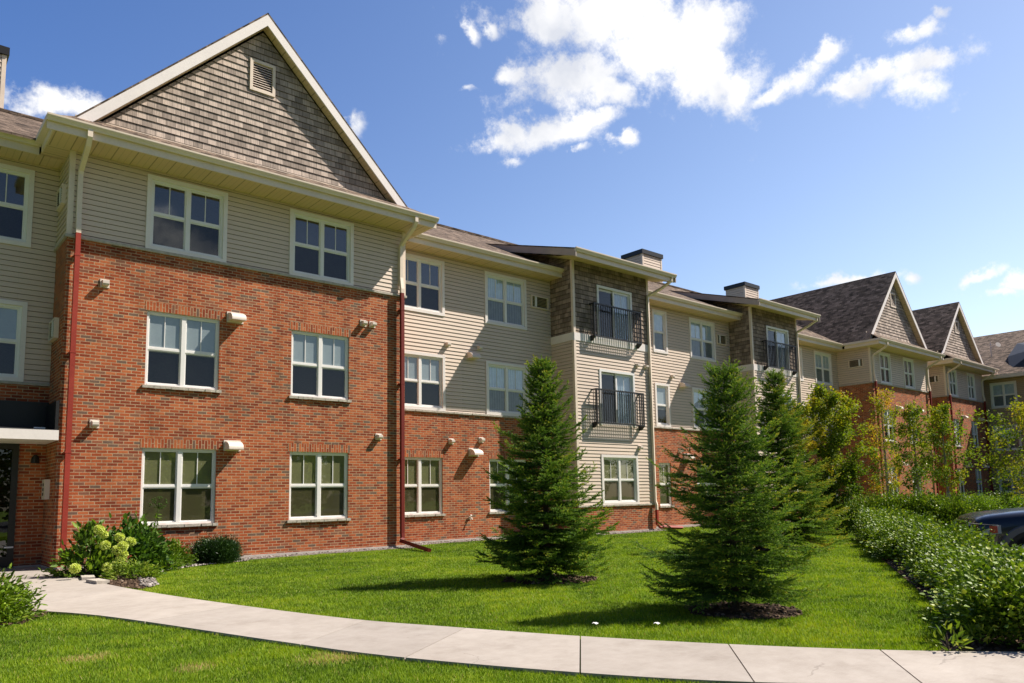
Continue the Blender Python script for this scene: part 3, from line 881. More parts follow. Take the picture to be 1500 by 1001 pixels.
# main roof and the closed back of the building
rf = PB(); rz = lambda y: 9.15 + .5 * (y - 18.47)
for x0, x1, y0 in ((-6.3, 29.1, 18.47), (29.1, 57.5, 19.18)):
    z0 = 9.15; rf.slab([(x0, y0, z0), (x1, y0, z0), (x1, 26, rz(26)), (x0, 26, rz(26))], .05)
rf.slab([(-6.3, 26, rz(26)), (57.5, 26, rz(26)), (57.5, 34.4, 9.1), (-6.3, 34.4, 9.1)], .05)
rf.build('roof', M['shingle'])
cp = PB(); cp.box((-6.3, 25.86, rz(26) - .05), (57.4, 26.14, rz(26) + .035)); cp.build('ridge_cap', M['shingle'])
bw = PB(); bw.face([(57, 33.5, ZB), (-6, 33.5, ZB), (-6, 33.5, 9.2), (57, 33.5, 9.2)]); bw.face([(-6, 33.5, ZB), (-6, 19.3, ZB), (-6, 19.3, 9.2), (-6, 26, 12.8), (-6, 33.5, 9.2)])
bw.build('back_wall', M['siding'])
fl = PB(); fl.face([(-5.9, 19.6, 8.95), (57, 20.2, 8.95), (57, 33.4, 8.95), (-5.9, 33.4, 8.95)]); fl.build('attic_floor', M['room'])


def chimney(x0, x1, y0, y1, z0, z1):
    s = PB(); e = .15
    lap_wall(s, FY(y0), z0, z1, lambda z: (x0, x1), e=e); lap_wall(s, FXn(x0), z0, z1, lambda z: (-y1, -y0), e=e); lap_wall(s, FXp(x1), z0, z1, lambda z: (y0, y1), e=e)
    s.face([(x1, y1, z0), (x0, y1, z0), (x0, y1, z1), (x1, y1, z1)])
    o = s.build('chimney', M['siding'])
    for x, sg in ((x0, 1), (x1, -1)):
        t = MB(); a, b = (x - .02, x + .09) if sg > 0 else (x - .09, x + .02)
        t.box((a, y0 - .024, z0), (b, y0 + .02, z1 - .002))
        if sg > 0: t.box((x0 - .0195, y0 + .0195, z0), (x0 + .02, y0 + .09, z1 - .002))
        t.v = [(x - OFF.x, y - OFF.y, z) for x, y, z in t.v]; t.build('corner_trim', M['cream'], o)
    c = MB(); c.box((x0 - .08 - OFF.x, y0 - .08 - OFF.y, z1), (x1 + .08 - OFF.x, y1 + .08 - OFF.y, z1 + .24)); c.build('cap', M['black'], o)


chimney(.85, 2.42, 25.95, 27.3, 12.3, 14.65)
chimney(31.75, 33.40, 26.2, 27.6, 12.3, 14.48)
chimney(41.70, 43.25, 26.2, 27.6, 12.3, 14.35)


# ------------------------------------------------------------------ wall fittings
def hood(x, Y, z, big):
    """exhaust hood: a rounded cowl on the wall, open underneath"""
    w, h, d = (.34, .20, .30) if big else (.125, .12, .15)
    m = PB(); P = FY(Y); n = 7
    prof = [(0, h)] + [(d * math.sin(math.pi / 2 * k / n) if big else d * (.25 + .75 * k / n), h * math.cos(math.pi / 2 * k / n) * .85 + h * .15 if big else h * (1 - .35 * k / n)) for k in range(n + 1)] + [(d, 0), (0, 0)]
    if not big: prof = [(0, h), (.045, h), (d, h * .8), (d, h * .3), (d * .85, 0), (0, 0)]
    for i in range(len(prof) - 1):
        (a, b), (c, e) = prof[i], prof[i + 1]
        m.face([P(x - w / 2, z + e, c), P(x + w / 2, z + e, c), P(x + w / 2, z + b, a), P(x - w / 2, z + b, a)])
    m.face([P(x - w / 2, z + b, a) for a, b in prof]); m.face([P(x + w / 2, z + b, a) for a, b in reversed(prof)])
    bar(m, P, x - w / 2 - .03, x + w / 2 + .03, z - .03, z + h + .03, -.005, .018)
    m.build('vent_hood' if big else 'wall_vent', M['hood'])


for x, z in ((6.55, 5.62), (6.55, 2.52)): hood(x, YA, z, True)
for x, z in ((3.70, 6.02), (10.02, 6.0), (10.30, 6.0), (3.62, 2.94), (10.50, 2.92)): hood(x, YA, z, False)
hood(14.55, YB, 5.72, True); hood(14.6, YB, 2.62, True); hood(25.5, YB, 5.66, True); hood(25.6, YB, 2.7, True)
for x, z in ((13.6, 6.02), (14.85, 6.05), (13.72, 2.98), (14.9, 3.06), (24.8, 6.0), (25.15, 2.97)): hood(x, YB, z, False)
for x, z in ((21.3, 5.95), (21.78, 5.95), (21.3, 2.93)): hood(x, YA, z, False)
for c1, c2 in ((42.16, 45.21), (51.75, 54.85)):
    for z in (5.7, 2.6): hood(c1 + 1.15, YA, z, True); hood(c2 + 1.0, YA, z, True)

sp = PB(); sp.tube([(14.42, YB, .66), (14.42, YB - .09, .66), (14.42, YB - .12, .60)], .022); sp.tube([(14.39, YB - .06, .73), (14.45, YB - .06, .73)], .03); sp.tube([(14.42, YB + .0, .66), (14.42, YB - .015, .66)], .05)
sp.build('water_spigot', M['hood'])


def ac_grille(P, u, z, w=.72, h=.36, d=.06, white_first=True):
    g = PB(); bar(g, P, u, u + w, z, z + h, -.02, .012)
    for a, b, c, e in ((u - .04, u, z - .04, z + h + .04), (u + w, u + w + .04, z - .04, z + h + .04), (u, u + w, z - .04, z), (u, u + w, z + h, z + h + .04)):
        bar(g, P, a, b, c, e, -.02, d)
    o = g.build('ac_grille', M['cream'])
    l = MB(); n = 7
    for k in range(n):
        zz = z + h * k / n + .01
        q = [P(u + .02, zz, d - .005), P(u + w - .02, zz, d - .005), P(u + w - .02, zz + h / n * .8, .015), P(u + .02, zz + h / n * .8, .015)]
        l.face([v - OFF for v in q])
    l.build('louver', M['louver'], o)
    wv = MB(); a = u + .12 if white_first else u + w - .2
    q0 = [P(a, z + .01, .013), P(a + .08, z + .01, .013), P(a + .08, z + .01, d + .01), P(a, z + .01, d + .01)]
    bb = [v - OFF for v in q0]; wv.hexa([bb[3], bb[2], bb[1], bb[0]], [v + Vector((0, 0, h - .02)) for v in (bb[3], bb[2], bb[1], bb[0])]); wv.build('louver_rail', M['white'], o)


ac_grille(FY(YB), 17.2, 7.85); ac_grille(FY(YB), 28.12, 7.85, .62)
ac_grille(FXn(2.95), -18.98, 7.85, .55, .36, .09, False); ac_grille(FXn(2.95), -19.1, 4.9, .55, .36, .09, False)
ac_grille(FXn(40.45), -19.2, 7.95, .72, .36, .06, False); ac_grille(FXn(50.6), -19.2, 7.95, .72, .36, .06, False)


def downspout(x, ytop, ztop, Y, zmid, red_to, side=1, red_from=None, ext=None, wid=.048):
    """cream leader from the gutter to the brick, red below it"""
    a = PB()
    pts = [(x, ytop, ztop), (x, ytop, ztop - .16), (x + side * .0, ytop + .12, ztop - .30), (x, Y - .11, ztop - .62), (x, Y - .065, ztop - .72), (x, Y - .065, zmid + .45), (x, Y - .12, zmid + .12), (x, Y - .12, zmid)]
    a.tube(pts, wid, square=True); bevel(a.build('downspout', M['cream']), .008, 1)
    if red_to is not None:
        b = PB(); pts = [(x, Y - .12, zmid - .001), (x, Y - .12, red_to + .15)]
        if ext: pts += [(x, Y - .14, red_to), (x + ext[0] * .15, Y - .2, red_to - .06), (x + ext[0], Y + ext[1], ext[2])]
        else: pts += [(x, Y - .12, red_to)]
        for zs in (zmid - .5, zmid - 2.6, zmid - 4.7):
            if zs > red_to + .3: b.box((x - wid - .012, Y - .12 - wid - .004, zs), (x + wid + .012, Y - .002, zs + .03))
        b.tube(pts, wid, square=True); bevel(b.build('downspout', M['red' if x < 10 else 'red_shaded']), .008, 1)


downspout(3.13, 17.20, 9.1, YA, 7.06, .12)
downspout(11.18, 17.20, 9.1, YA, 7.06, .22, ext=(-.55, -2.25, .02))
downspout(40.62, 17.20, 9.1, YA, 7.06, .1); downspout(47.72, 17.20, 9.1, YA, 7.06, .1)
downspout(50.78, 17.20, 9.1, YA, 7.06, .1); downspout(56.72, 17.20, 9.1, YA, 7.06, .1)
for x in (22.02, 32.82):
    a = PB(); a.tube([(x + .5, 17.20, 9.4), (x + .48, 17.22, 9.22), (x + .30, 17.55, 8.98), (x, YA - .08, 8.72), (x, YA - .065, 8.5), (x, YA - .065, 1.05), (x, YA - .12, .9), (x, YA - .12, .72)], .042, square=True)
    bevel(a.build('downspout', M['cream']), .008, 1)
    a = PB(); a.tube([(x, YA - .12, .719), (x, YA - .12, .2), (x + .1, YA - .15, .1), (x + 1.1, YA - .4, .04)], .045, square=True); a.build('downspout', M['red'])

# entrance: door, canopy, lamp, call box
P = FY(YZ)
d = PB()
bar(d, P, .35, .47, .02, 2.62, 0, .05); bar(d, P, 2.33, 2.45, .02, 2.62, 0, .05); bar(d, P, .47, 2.33, 2.5, 2.62, 0, .051); bar(d, P, .47, 2.33, .02, .24, 0, .049); bar(d, P, 1.34, 1.46, .24, 2.5, 0, .048)
dr = d.build('entrance_door', M['black'])
g = MB(); y = YZ - .02 - OFF.y; g.face([(.47 - OFF.x, y, .24), (2.33 - OFF.x, y, .24), (2.33 - OFF.x, y, 2.5), (.47 - OFF.x, y, 2.5)]); g.build('pane', glass_material('door glass', (.12, .13, .13), 1.9, .003, .9), dr)
h = MB(); h.box((2.27 - OFF.x, YZ - .12 - OFF.y, .42), (2.43 - OFF.x, YZ - .051 - OFF.y, .45)); h.build('push_bar', M['white'], dr)
c = PB(); c.slab([(-.3, 17.86, 2.82), (2.94, 17.86, 2.82), (2.94, 19.28, 2.82), (-.3, 19.28, 2.82)], .20); cn = c.build('canopy', M['trim_white'])
q = MB(); S = lambda x, y, z: (x - OFF.x, y - OFF.y, z)
q.face([S(-.28, 17.88, 2.825), S(2.93, 17.88, 2.825), S(2.93, 19.0, 2.97), S(-.28, 19.0, 2.97)]); q.build('canopy_roof', M['darkgrey'], cn)
q = MB(); q.box(S(-.28, 19.12, 2.83), S(2.935, 19.28, 3.52)); q.box(S(2.88, 17.95, 2.83), S(2.938, 19.118, 3.44)); q.build('flashing', M['black'], cn)
q = MB(); q.box(S(2.55, 18.2, 2.87), S(2.75, 18.26, 2.9)); q.build('light_strip', M['white'], cn)
l = PB(); l.tube([(2.74, YZ, 2.28), (2.74, YZ - .12, 2.30)], .03); l.tube([(2.74, YZ - .13, 2.38), (2.74, YZ - .13, 2.33), (2.74, YZ - .13, 2.20)], [.03, .07, .09], 10); l.build('wall_lamp', M['black'])
l = PB(); P2 = FXn(2.95); bar(l, P2, -18.98, -18.62, 1.42, 1.84, 0, .09); cb = bevel(l.build('call_box', M['hood']), .008, 2)
l = MB()
for k in range(3):
    z = 1.5 + .1 * k
    qq = [P2(-18.92, z, .091), P2(-18.76, z, .091), P2(-18.76, z + .06, .091), P2(-18.92, z + .06, .091)]; l.face([v - OFF for v in qq])
l.build('button', M['louver'], cb)

# ------------------------------------------------------------------ the far wing
XI = 58.0
wing = tag(empty('apartment_wing', (62, 10, 0)), 'tan brown wing closing the far end, with a low brown roof', 'apartment building')
OW = Vector((62, 10, 0))
def wb(m, name, mt, parent=None):
    m.v = [(x - OW.x, y - OW.y, z) for x, y, z in m.v]; return MB.build(m, name, mt, parent or wing)
P = FXn(XI)
m = MB(); cs = [17.16, 13.2, 9.3, 5.2]
lap_wall(m, P, ZB, 8.62, lambda z: (-33.0, 4.0), [(-c - .76, -c + .76, z + .03, z + 1.72) for c in cs for z in (.9, 3.72, 6.62)], e=.13)
m.face([(XI, -4, ZB), (XI, -4, 8.62), (74, -4, 8.62), (74, -4, ZB)]); m.face([(74, -4, ZB), (74, -4, 8.62), (74, 33, 8.62), (74, 33, ZB)]); m.face([(58, 33, ZB), (74, 33, ZB), (74, 33, 8.62), (58, 33, 8.62)]); wb(m, 'siding_wall', M['siding_brown'])
for c in cs:
    for z in (.9, 3.72, 6.62):
        o = window(wing, 'iw', (1.58, 1.75, 2, True, (.97, 'curtain'), False, False), Vector((XI, c, z)) - OW, -math.pi / 2)
m = MB(); m.slab([(57.25, 33, 8.78), (57.25, -4.6, 8.78), (66, -4.6, 13.15), (66, 33, 13.15)], .05); m.slab([(66, 33, 13.15), (66, -4.6, 13.15), (75, -4.6, 8.7), (75, 33, 8.7)], .05)
wb(m, 'roof', M['shingle'])
m = MB(); m.box((57.12, -4.6, 8.55), (57.22, 33, 8.80)); wb(m, 'gutter', M['cream'])
m = MB(); m.face([(57.2, 33, 8.6), (57.2, -4.5, 8.6), (58, -4.5, 8.6), (58, 33, 8.6)]); wb(m, 'soffit', M['soffit'])
m = MB(); m.hexa([Vector(v) for v in ((58.3, 15.2, 9.2), (62.0, 15.2, 11.0), (62.0, 17.3, 11.0), (58.3, 16.75, 9.2))], [Vector(v) for v in ((59.2, 15.2, 10.6), (62.5, 15.2, 11.6), (62.5, 17.35, 11.6), (60.0, 17.3, 10.35))]); wb(m, 'roof_cricket', M['louver'])
m = MB(); m.tube([(61, 18.6, 10.6), (61, 18.6, 11.7)], .035); m.tube([(61.0, 18.6, 11.35), (60.7, 18.1, 11.35)], .02); m.tube([(60.7, 18.1, 11.35), (60.62, 18.0, 11.4)], [.04, .19], 14); m.tube([(61, 18.85, 11.5), (61, 18.3, 11.5)], .015); wb(m, 'satellite_dish', M['hood'])

# ------------------------------------------------------------------ ground, path, beds
def poly_sheet(name, pts, z, material, kind='structure', th=.2):
    m = MB(); T = [Vector((x, y, z)) for x, y in pts]
    m.hexa([p - Vector((0, 0, th)) for p in T], T) if th else m.face(T)
    return tag(m.build(name, material), kind=kind)


def ground_mat(name, stops, scale, rough=.95, detail=8, bs=.5, bscale=40):
    m, nt, p = mat(name, rough=rough, spec=.15); o = obco(nt)
    n = noise(nt, o, scale, detail, .65); n2 = noise(nt, o, scale * 14, 4)
    t = math_n(nt, 'ADD', math_n(nt, 'MULTIPLY', n, .65), math_n(nt, 'MULTIPLY', n2, .35))
    nt.links.new(ramp_node(nt, t, stops), p.inputs['Base Color']); bump(nt, p, noise(nt, o, bscale, 5), bs, .02)
    return m


M['soil_grass'] = ground_mat('turf', [(.3, (.06, .10, .008)), (.5, (.11, .175, .010)), (.7, (.17, .23, .016))], 1.2)
M['asphalt'] = ground_mat('asphalt', [(.3, (.04, .04, .042)), (.7, (.075, .075, .075))], 2, bscale=90)
M['mulch'] = ground_mat('mulch', [(.3, (.025, .016, .010)), (.55, (.065, .040, .026)), (.75, (.13, .088, .06))], 9, bs=1, bscale=30)
M['concrete'] = None


def concrete_material():
    m, nt, p = mat('broom finished concrete', rough=.9, spec=.2); o = obco(nt)
    big = noise(nt, o, .7, 5, .6); mid = noise(nt, o, 6, 6, .65); fine = noise(nt, o, 120, 4, .7)
    mp = nt.nodes.new('ShaderNodeMapping'); mp.inputs['Scale'].default_value = (6, 90, 1); mp.inputs['Rotation'].default_value = (0, 0, R(35)); nt.links.new(o, mp.inputs[0])
    br = noise(nt, mp.outputs[0], 1.5, 3)
    t = math_n(nt, 'ADD', math_n(nt, 'ADD', math_n(nt, 'MULTIPLY', big, .35), math_n(nt, 'MULTIPLY', mid, .3)), math_n(nt, 'ADD', math_n(nt, 'MULTIPLY', fine, .2), math_n(nt, 'MULTIPLY', br, .15)))
    c = ramp_node(nt, t, [(.32, (.285, .245, .21)), (.48, (.37, .327, .287)), (.62, (.435, .39, .347))])
    v = nt.nodes.new('ShaderNodeTexVoronoi'); v.inputs['Scale'].default_value = 2.2; nt.links.new(o, v.inputs['Vector'])
    sp = math_n(nt, 'LESS_THAN', v.outputs['Distance'], .035)
    c = mixc(nt, math_n(nt, 'MULTIPLY', sp, .45), c, (.27, .24, .2))
    st = ramp_node(nt, noise(nt, o, 1.6, 7, .7), [(.28, (.80, .78, .76)), (.46, (1, 1, 1)), (.68, (1.05, 1.05, 1.05))]); c = mixc(nt, 1, c, st, 'MULTIPLY')
    at = nt.nodes.new('ShaderNodeAttribute'); at.attribute_name = 'slab'
    c = mixc(nt, 1, c, ramp_node(nt, at.outputs['Fac'], [(0, (1, 1, 1)), (.01, (.88, .875, .87)), (1, (1.08, 1.075, 1.06))]), 'MULTIPLY')
    vc = nt.nodes.new('ShaderNodeTexVoronoi'); vc.feature = 'DISTANCE_TO_EDGE'; vc.inputs['Scale'].default_value = .8
    wn = nt.nodes.new('ShaderNodeTexNoise'); wn.inputs['Scale'].default_value = 2.6; wn.inputs['Detail'].default_value = 6; nt.links.new(o, wn.inputs['Vector'])
    wob = vmath(nt, 'ADD', o, vmath(nt, 'MULTIPLY', wn.outputs['Color'], (.5, .5, 0))); nt.links.new(wob, vc.inputs['Vector'])
    crk = math_n(nt, 'MULTIPLY', math_n(nt, 'LESS_THAN', vc.outputs['Distance'], .004), math_n(nt, 'GREATER_THAN', noise(nt, o, .9, 2), .60))
    c = mixc(nt, math_n(nt, 'MULTIPLY', crk, .3), c, (.12, .10, .085))
    nt.links.new(c, p.inputs['Base Color']); bump(nt, p, math_n(nt, 'ADD', fine, br), .25, .004)
    return m


M['concrete'] = concrete_material()
poly_sheet('ground', [(-300, -300), (400, -300), (400, 400), (-300, 400)], -.46, M['soil_grass'], th=0)
HD = Vector((.871, .49)); HP = Vector((.49, -.871))            # along the hedge, away from the lawn
H0 = Vector((7.35, 2.55))
def hp(s, o): v = H0 + HD * s + HP * o; return (v.x, v.y)
LOT = [hp(1.0, 1.9), hp(15.5, 1.9), (26.5, 5.0), (60, 5.0), (60, -60), (-60, -60), (-60, -9.0), (10.9, -9.0)]
poly_sheet('parking_lot', LOT, -.30, M['asphalt'], th=.04)
LAWN = [(-40, -8.9), (10.7, -8.9), hp(.9, 1.75), hp(15.6, 1.75), (26.6, 5.15), (57.9, 5.15), (57.9, 20), (-40, 20)]
poly_sheet('lawn', LAWN, -.03, M['soil_grass'], th=.4)
k = MB()
ce = [(10.7, -8.9), hp(.9, 1.75), hp(15.6, 1.75), (26.6, 5.15), (57.9, 5.15)]
for (a, b) in zip(ce[:-1], ce[1:]):
    a, b = Vector((*a, 0)), Vector((*b, 0)); d_ = (b - a).normalized(); n_ = Vector((d_.y, -d_.x, 0)) * .15
    T = [a + n_, b + n_, b, a]; T = [p + Vector((0, 0, -.1)) for p in T]; k.hexa([p - Vector((0, 0, .34)) for p in T], T)
tag(k.build('kerb', M['concrete_base']), kind='structure')

# the walk: edges read from the photograph on the ground plane
UP_E = [(2.93, 19.2), (2.90, 17.6), (2.98, 15.6), (3.18, 13.0), (3.52, 10.6), (4.09, 7.84), (4.60, 6.42), (5.13, 5.14), (5.74, 3.95), (6.38, 2.94), (7.07, 2.11), (8.1, 1.05), (9.3, .0), (10.6, -1.0)]
LO_E = [(.2, 19.2), (.3, 16.6), (.8, 13.6), (1.5, 11.7), (2.2, 10.1), (2.99, 7.08), (3.40, 5.66), (4.09, 4.11), (4.73, 3.06), (5.47, 2.25), (6.2, 1.40), (7.2, .35), (8.4, -.75), (9.7, -1.8)]


def cr(P, t):
    n = len(P) - 1; i = min(int(t), n - 1); f = t - i
    p = [Vector(P[max(0, min(n, i + k))]) for k in (-1, 0, 1, 2)]
    return .5 * ((2 * p[1]) + (-p[0] + p[2]) * f + (2 * p[0] - 5 * p[1] + 4 * p[2] - p[3]) * f * f + (-p[0] + 3 * p[1] - 3 * p[2] + p[3]) * f ** 3)


m = MB(); slab_id = []; cuts = [0, 1.6, 3.0, 4.3, 5.2, 6.1, 7.0, 8.0, 9.0, 10.0, 11.0, 12.0, 13.0]
PATH_POLY = [tuple(cr(UP_E, t)) for t in np.linspace(0, 13, 80)] + [tuple(cr(LO_E, t)) for t in np.linspace(13, 0, 80)]
for a, b in zip(cuts[:-1], cuts[1:]):
    g_ = .006 / max(.3, (cr(UP_E, a + .5) - cr(UP_E, a)).length * 2)
    ts = np.linspace(a + g_, b - g_, 9)
    top = [(cr(UP_E, t), cr(LO_E, t)) for t in ts]
    for (u_, l_), (u2, l2) in zip(top[:-1], top[1:]):
        m.face([(l_.x, l_.y, .0), (l2.x, l2.y, .0), (u2.x, u2.y, .0), (u_.x, u_.y, .0)])
        m.face([(l_.x, l_.y, -.1), (l2.x, l2.y, -.1), (l2.x, l2.y, .0), (l_.x, l_.y, .0)]); m.face([(u2.x, u2.y, -.1), (u_.x, u_.y, -.1), (u_.x, u_.y, .0), (u2.x, u2.y, .0)])
    for (u_, l_), s_ in ((top[0], 1), (top[-1], -1)):
        m.face([(u_.x, u_.y, -.1), (l_.x, l_.y, -.1), (l_.x, l_.y, 0), (u_.x, u_.y, 0)])
    slab_id += [.05 + .95 * ((a * 7.31) % 1)] * (len(m.f) - len(slab_id))
po = tag(m.build('path', M['concrete']), kind='structure')
po.data.attributes.new('slab', 'FLOAT', 'FACE').data.foreach_set('value', slab_id)

BED = [(2.97, 18.02), (2.98, 15.7), (3.12, 13.6), (3.35, 12.9), (3.62, 13.3), (3.85, 14.6), (4.4, 16.0), (5.3, 16.75), (6.6, 17.1), (6.7, 18.02)]
poly_sheet('planting_bed', BED, -.012, M['mulch'], th=.1)
poly_sheet('pavement', [(31.5, 12.2), (35.0, 10.3), (23.6, 7.35), (22.0, 8.75)], .0, M['concrete'], th=.1)
HEDGE_BED = [hp(-.5, -.35), hp(1.2, .0), hp(4, .05), hp(9, .08), hp(14, .1), hp(15.2, .15), hp(15.2, 1.7), hp(.95, 1.7), hp(-.3, 1.2)]
poly_sheet('hedge_bed', HEDGE_BED, -.012, M['mulch'], th=.1)


def ring(cx, cy, r, seed, n=26):
    rr = random.Random(seed)
    return [(cx + r * (1 + rr.uniform(-.13, .13)) * math.cos(2 * math.pi * k / n), cy + r * (1 + rr.uniform(-.13, .13)) * math.sin(2 * math.pi * k / n)) for k in range(n)]


SPR = [(8.15, 9.15), (7.55, 5.05), (16.2, 9.9)]
RINGS = [ring(8.32, 9.0, .72, 1), ring(7.56, 5.03, .62, 2), ring(16.35, 9.6, .8, 3)]
for q in RINGS: poly_sheet('mulch_ring', q, -.014, M['mulch'], th=.1)
LEFT_BED = ring(.75, 11.0, 1.0, 5)
poly_sheet('mulch_ring', LEFT_BED, -.013, M['mulch'], th=.1)


def inside(pts, poly):
    x, y = pts[:, 0], pts[:, 1]; r_ = np.zeros(len(pts), bool); n = len(poly); j = n - 1
    for i in range(n):
        xi, yi = poly[i]; xj, yj = poly[j]
        c = ((yi > y) != (yj > y)) & (x < (xj - xi) * (y - yi) / (yj - yi + 1e-12) + xi)
        r_ ^= c; j = i
    return r_


# gravel strip along the wall
def gravel_poly():
    a = [(6.4, 17.30), (8.5, 17.55), (11.0, 17.55), (11.45, 17.45), (11.9, 18.25), (13, 18.55), (17.5, 18.6), (17.9, 17.5), (22.2, 17.5), (22.6, 18.5), (29, 18.5), (29, 17.5), (40, 17.4)]
    return a + [(40, 18.05), (32.9, 18.05), (29.1, 18.05), (29.08, 19.18), (22.1, 19.18), (22.1, 18.05), (18.1, 18.05), (18.1, 19.18), (11.35, 19.18), (11.35, 18.05), (6.4, 18.05)]


GRAV = gravel_poly()
M['gravel_bed'] = ground_mat('gravel fines', [(.3, (.12, .10, .085)), (.7, (.27, .235, .205))], 20, bs=1, bscale=60)
poly_sheet('gravel_strip', GRAV, -.016, M['gravel_bed'], th=.1)
rng = np.random.default_rng(3)


def scatter_stones(name, n, polys, z, smin, smax, material, box=(2.9, 24, 12, 19.2)):
    P_ = np.column_stack([rng.uniform(box[0], box[1], n), rng.uniform(box[2], box[3], n)])
    ok = np.zeros(n, bool)
    for q in polys: ok |= inside(P_, q)
    P_ = P_[ok]; n = len(P_)
    oc = np.array([(1, 0, 0), (0, 1, 0), (-1, 0, 0), (0, -1, 0), (0, 0, 1), (.6, .6, .55), (-.6, .6, .55), (-.6, -.6, .55), (.6, -.6, .55)])
    s = rng.uniform(smin, smax, (n, 1, 1)); v = oc[None] * s * (1 + rng.uniform(-.3, .3, (n, 9, 3)))
    v[:, :, 2] *= .7; a = rng.uniform(0, 6.28, n); c_, s_ = np.cos(a)[:, None], np.sin(a)[:, None]
    x = v[:, :, 0] * c_ - v[:, :, 1] * s_; y = v[:, :, 0] * s_ + v[:, :, 1] * c_
    v = np.stack([x + P_[:, 0:1], y + P_[:, 1:2], v[:, :, 2] + z], -1)
    fl = [(0, 5, 8), (0, 1, 5), (1, 6, 5), (1, 2, 6), (2, 7, 6), (2, 3, 7), (3, 8, 7), (3, 0, 8), (4, 5, 6), (4, 6, 7), (4, 7, 8), (4, 8, 5)]
    return fast_mesh(name, v, 9, fl, material, rng.random(n))


def tint_mat(name, stops, rough=.9):
    m, nt, p = mat(name, rough=rough, spec=.2); at = nt.nodes.new('ShaderNodeAttribute'); at.attribute_name = 'tint'
    nt.links.new(ramp_node(nt, at.outputs['Fac'], stops), p.inputs['Base Color']); return m


M['pebbles'] = tint_mat('mixed pebbles', [(0, (.09, .075, .065)), (.4, (.22, .19, .165)), (.75, (.32, .28, .25)), (1, (.44, .40, .37))])
M['chips'] = tint_mat('wood chips', [(0, (.03, .018, .011)), (.5, (.09, .055, .034)), (.9, (.18, .12, .08)), (1, (.30, .23, .17))])
tag(scatter_stones('gravel', 16000, [GRAV], -.01, .012, .03, M['pebbles']), kind='stuff')
EDGE = [(3.42, 13.4), (3.50, 12.95), (3.68, 13.3), (3.95, 14.5), (4.5, 15.85), (5.4, 16.55), (6.6, 16.95), (6.6, 17.3), (5.2, 16.95), (4.25, 16.1), (3.75, 14.7), (3.52, 13.6)]
tag(scatter_stones('bed_pebbles', 9000, [EDGE], -.005, .015, .04, M['pebbles'], (3, 7, 12, 18)), kind='stuff')
tag(scatter_stones('mulch_chips', 60000, [HEDGE_BED] + RINGS + [LEFT_BED, BED], -.01, .012, .032, M['chips'], (-.5, 22, 1, 18.1)), kind='stuff')
for i, (x, y, rz_, lab) in enumerate(((3.03, 14.35, .1, 'flat grey edging stone in front of the hydrangea'), (3.06, 15.25, -.15, 'flat grey edging stone nearest the entrance step'))):
    m = MB(); m.box((-.10, -.26, -.02), (.10, .26, .05)); o = bevel(m.build('edging_stone', M['stone']), .025, 3); o.location = (x, y, 0); o.rotation_euler = (0, 0, rz_)
    tag(o, lab, 'edging stone', 'edging stones of the planting bed')

# ------------------------------------------------------------------ vegetation
def unit(v): return v / np.maximum(np.linalg.norm(v, axis=-1, keepdims=True), 1e-9)


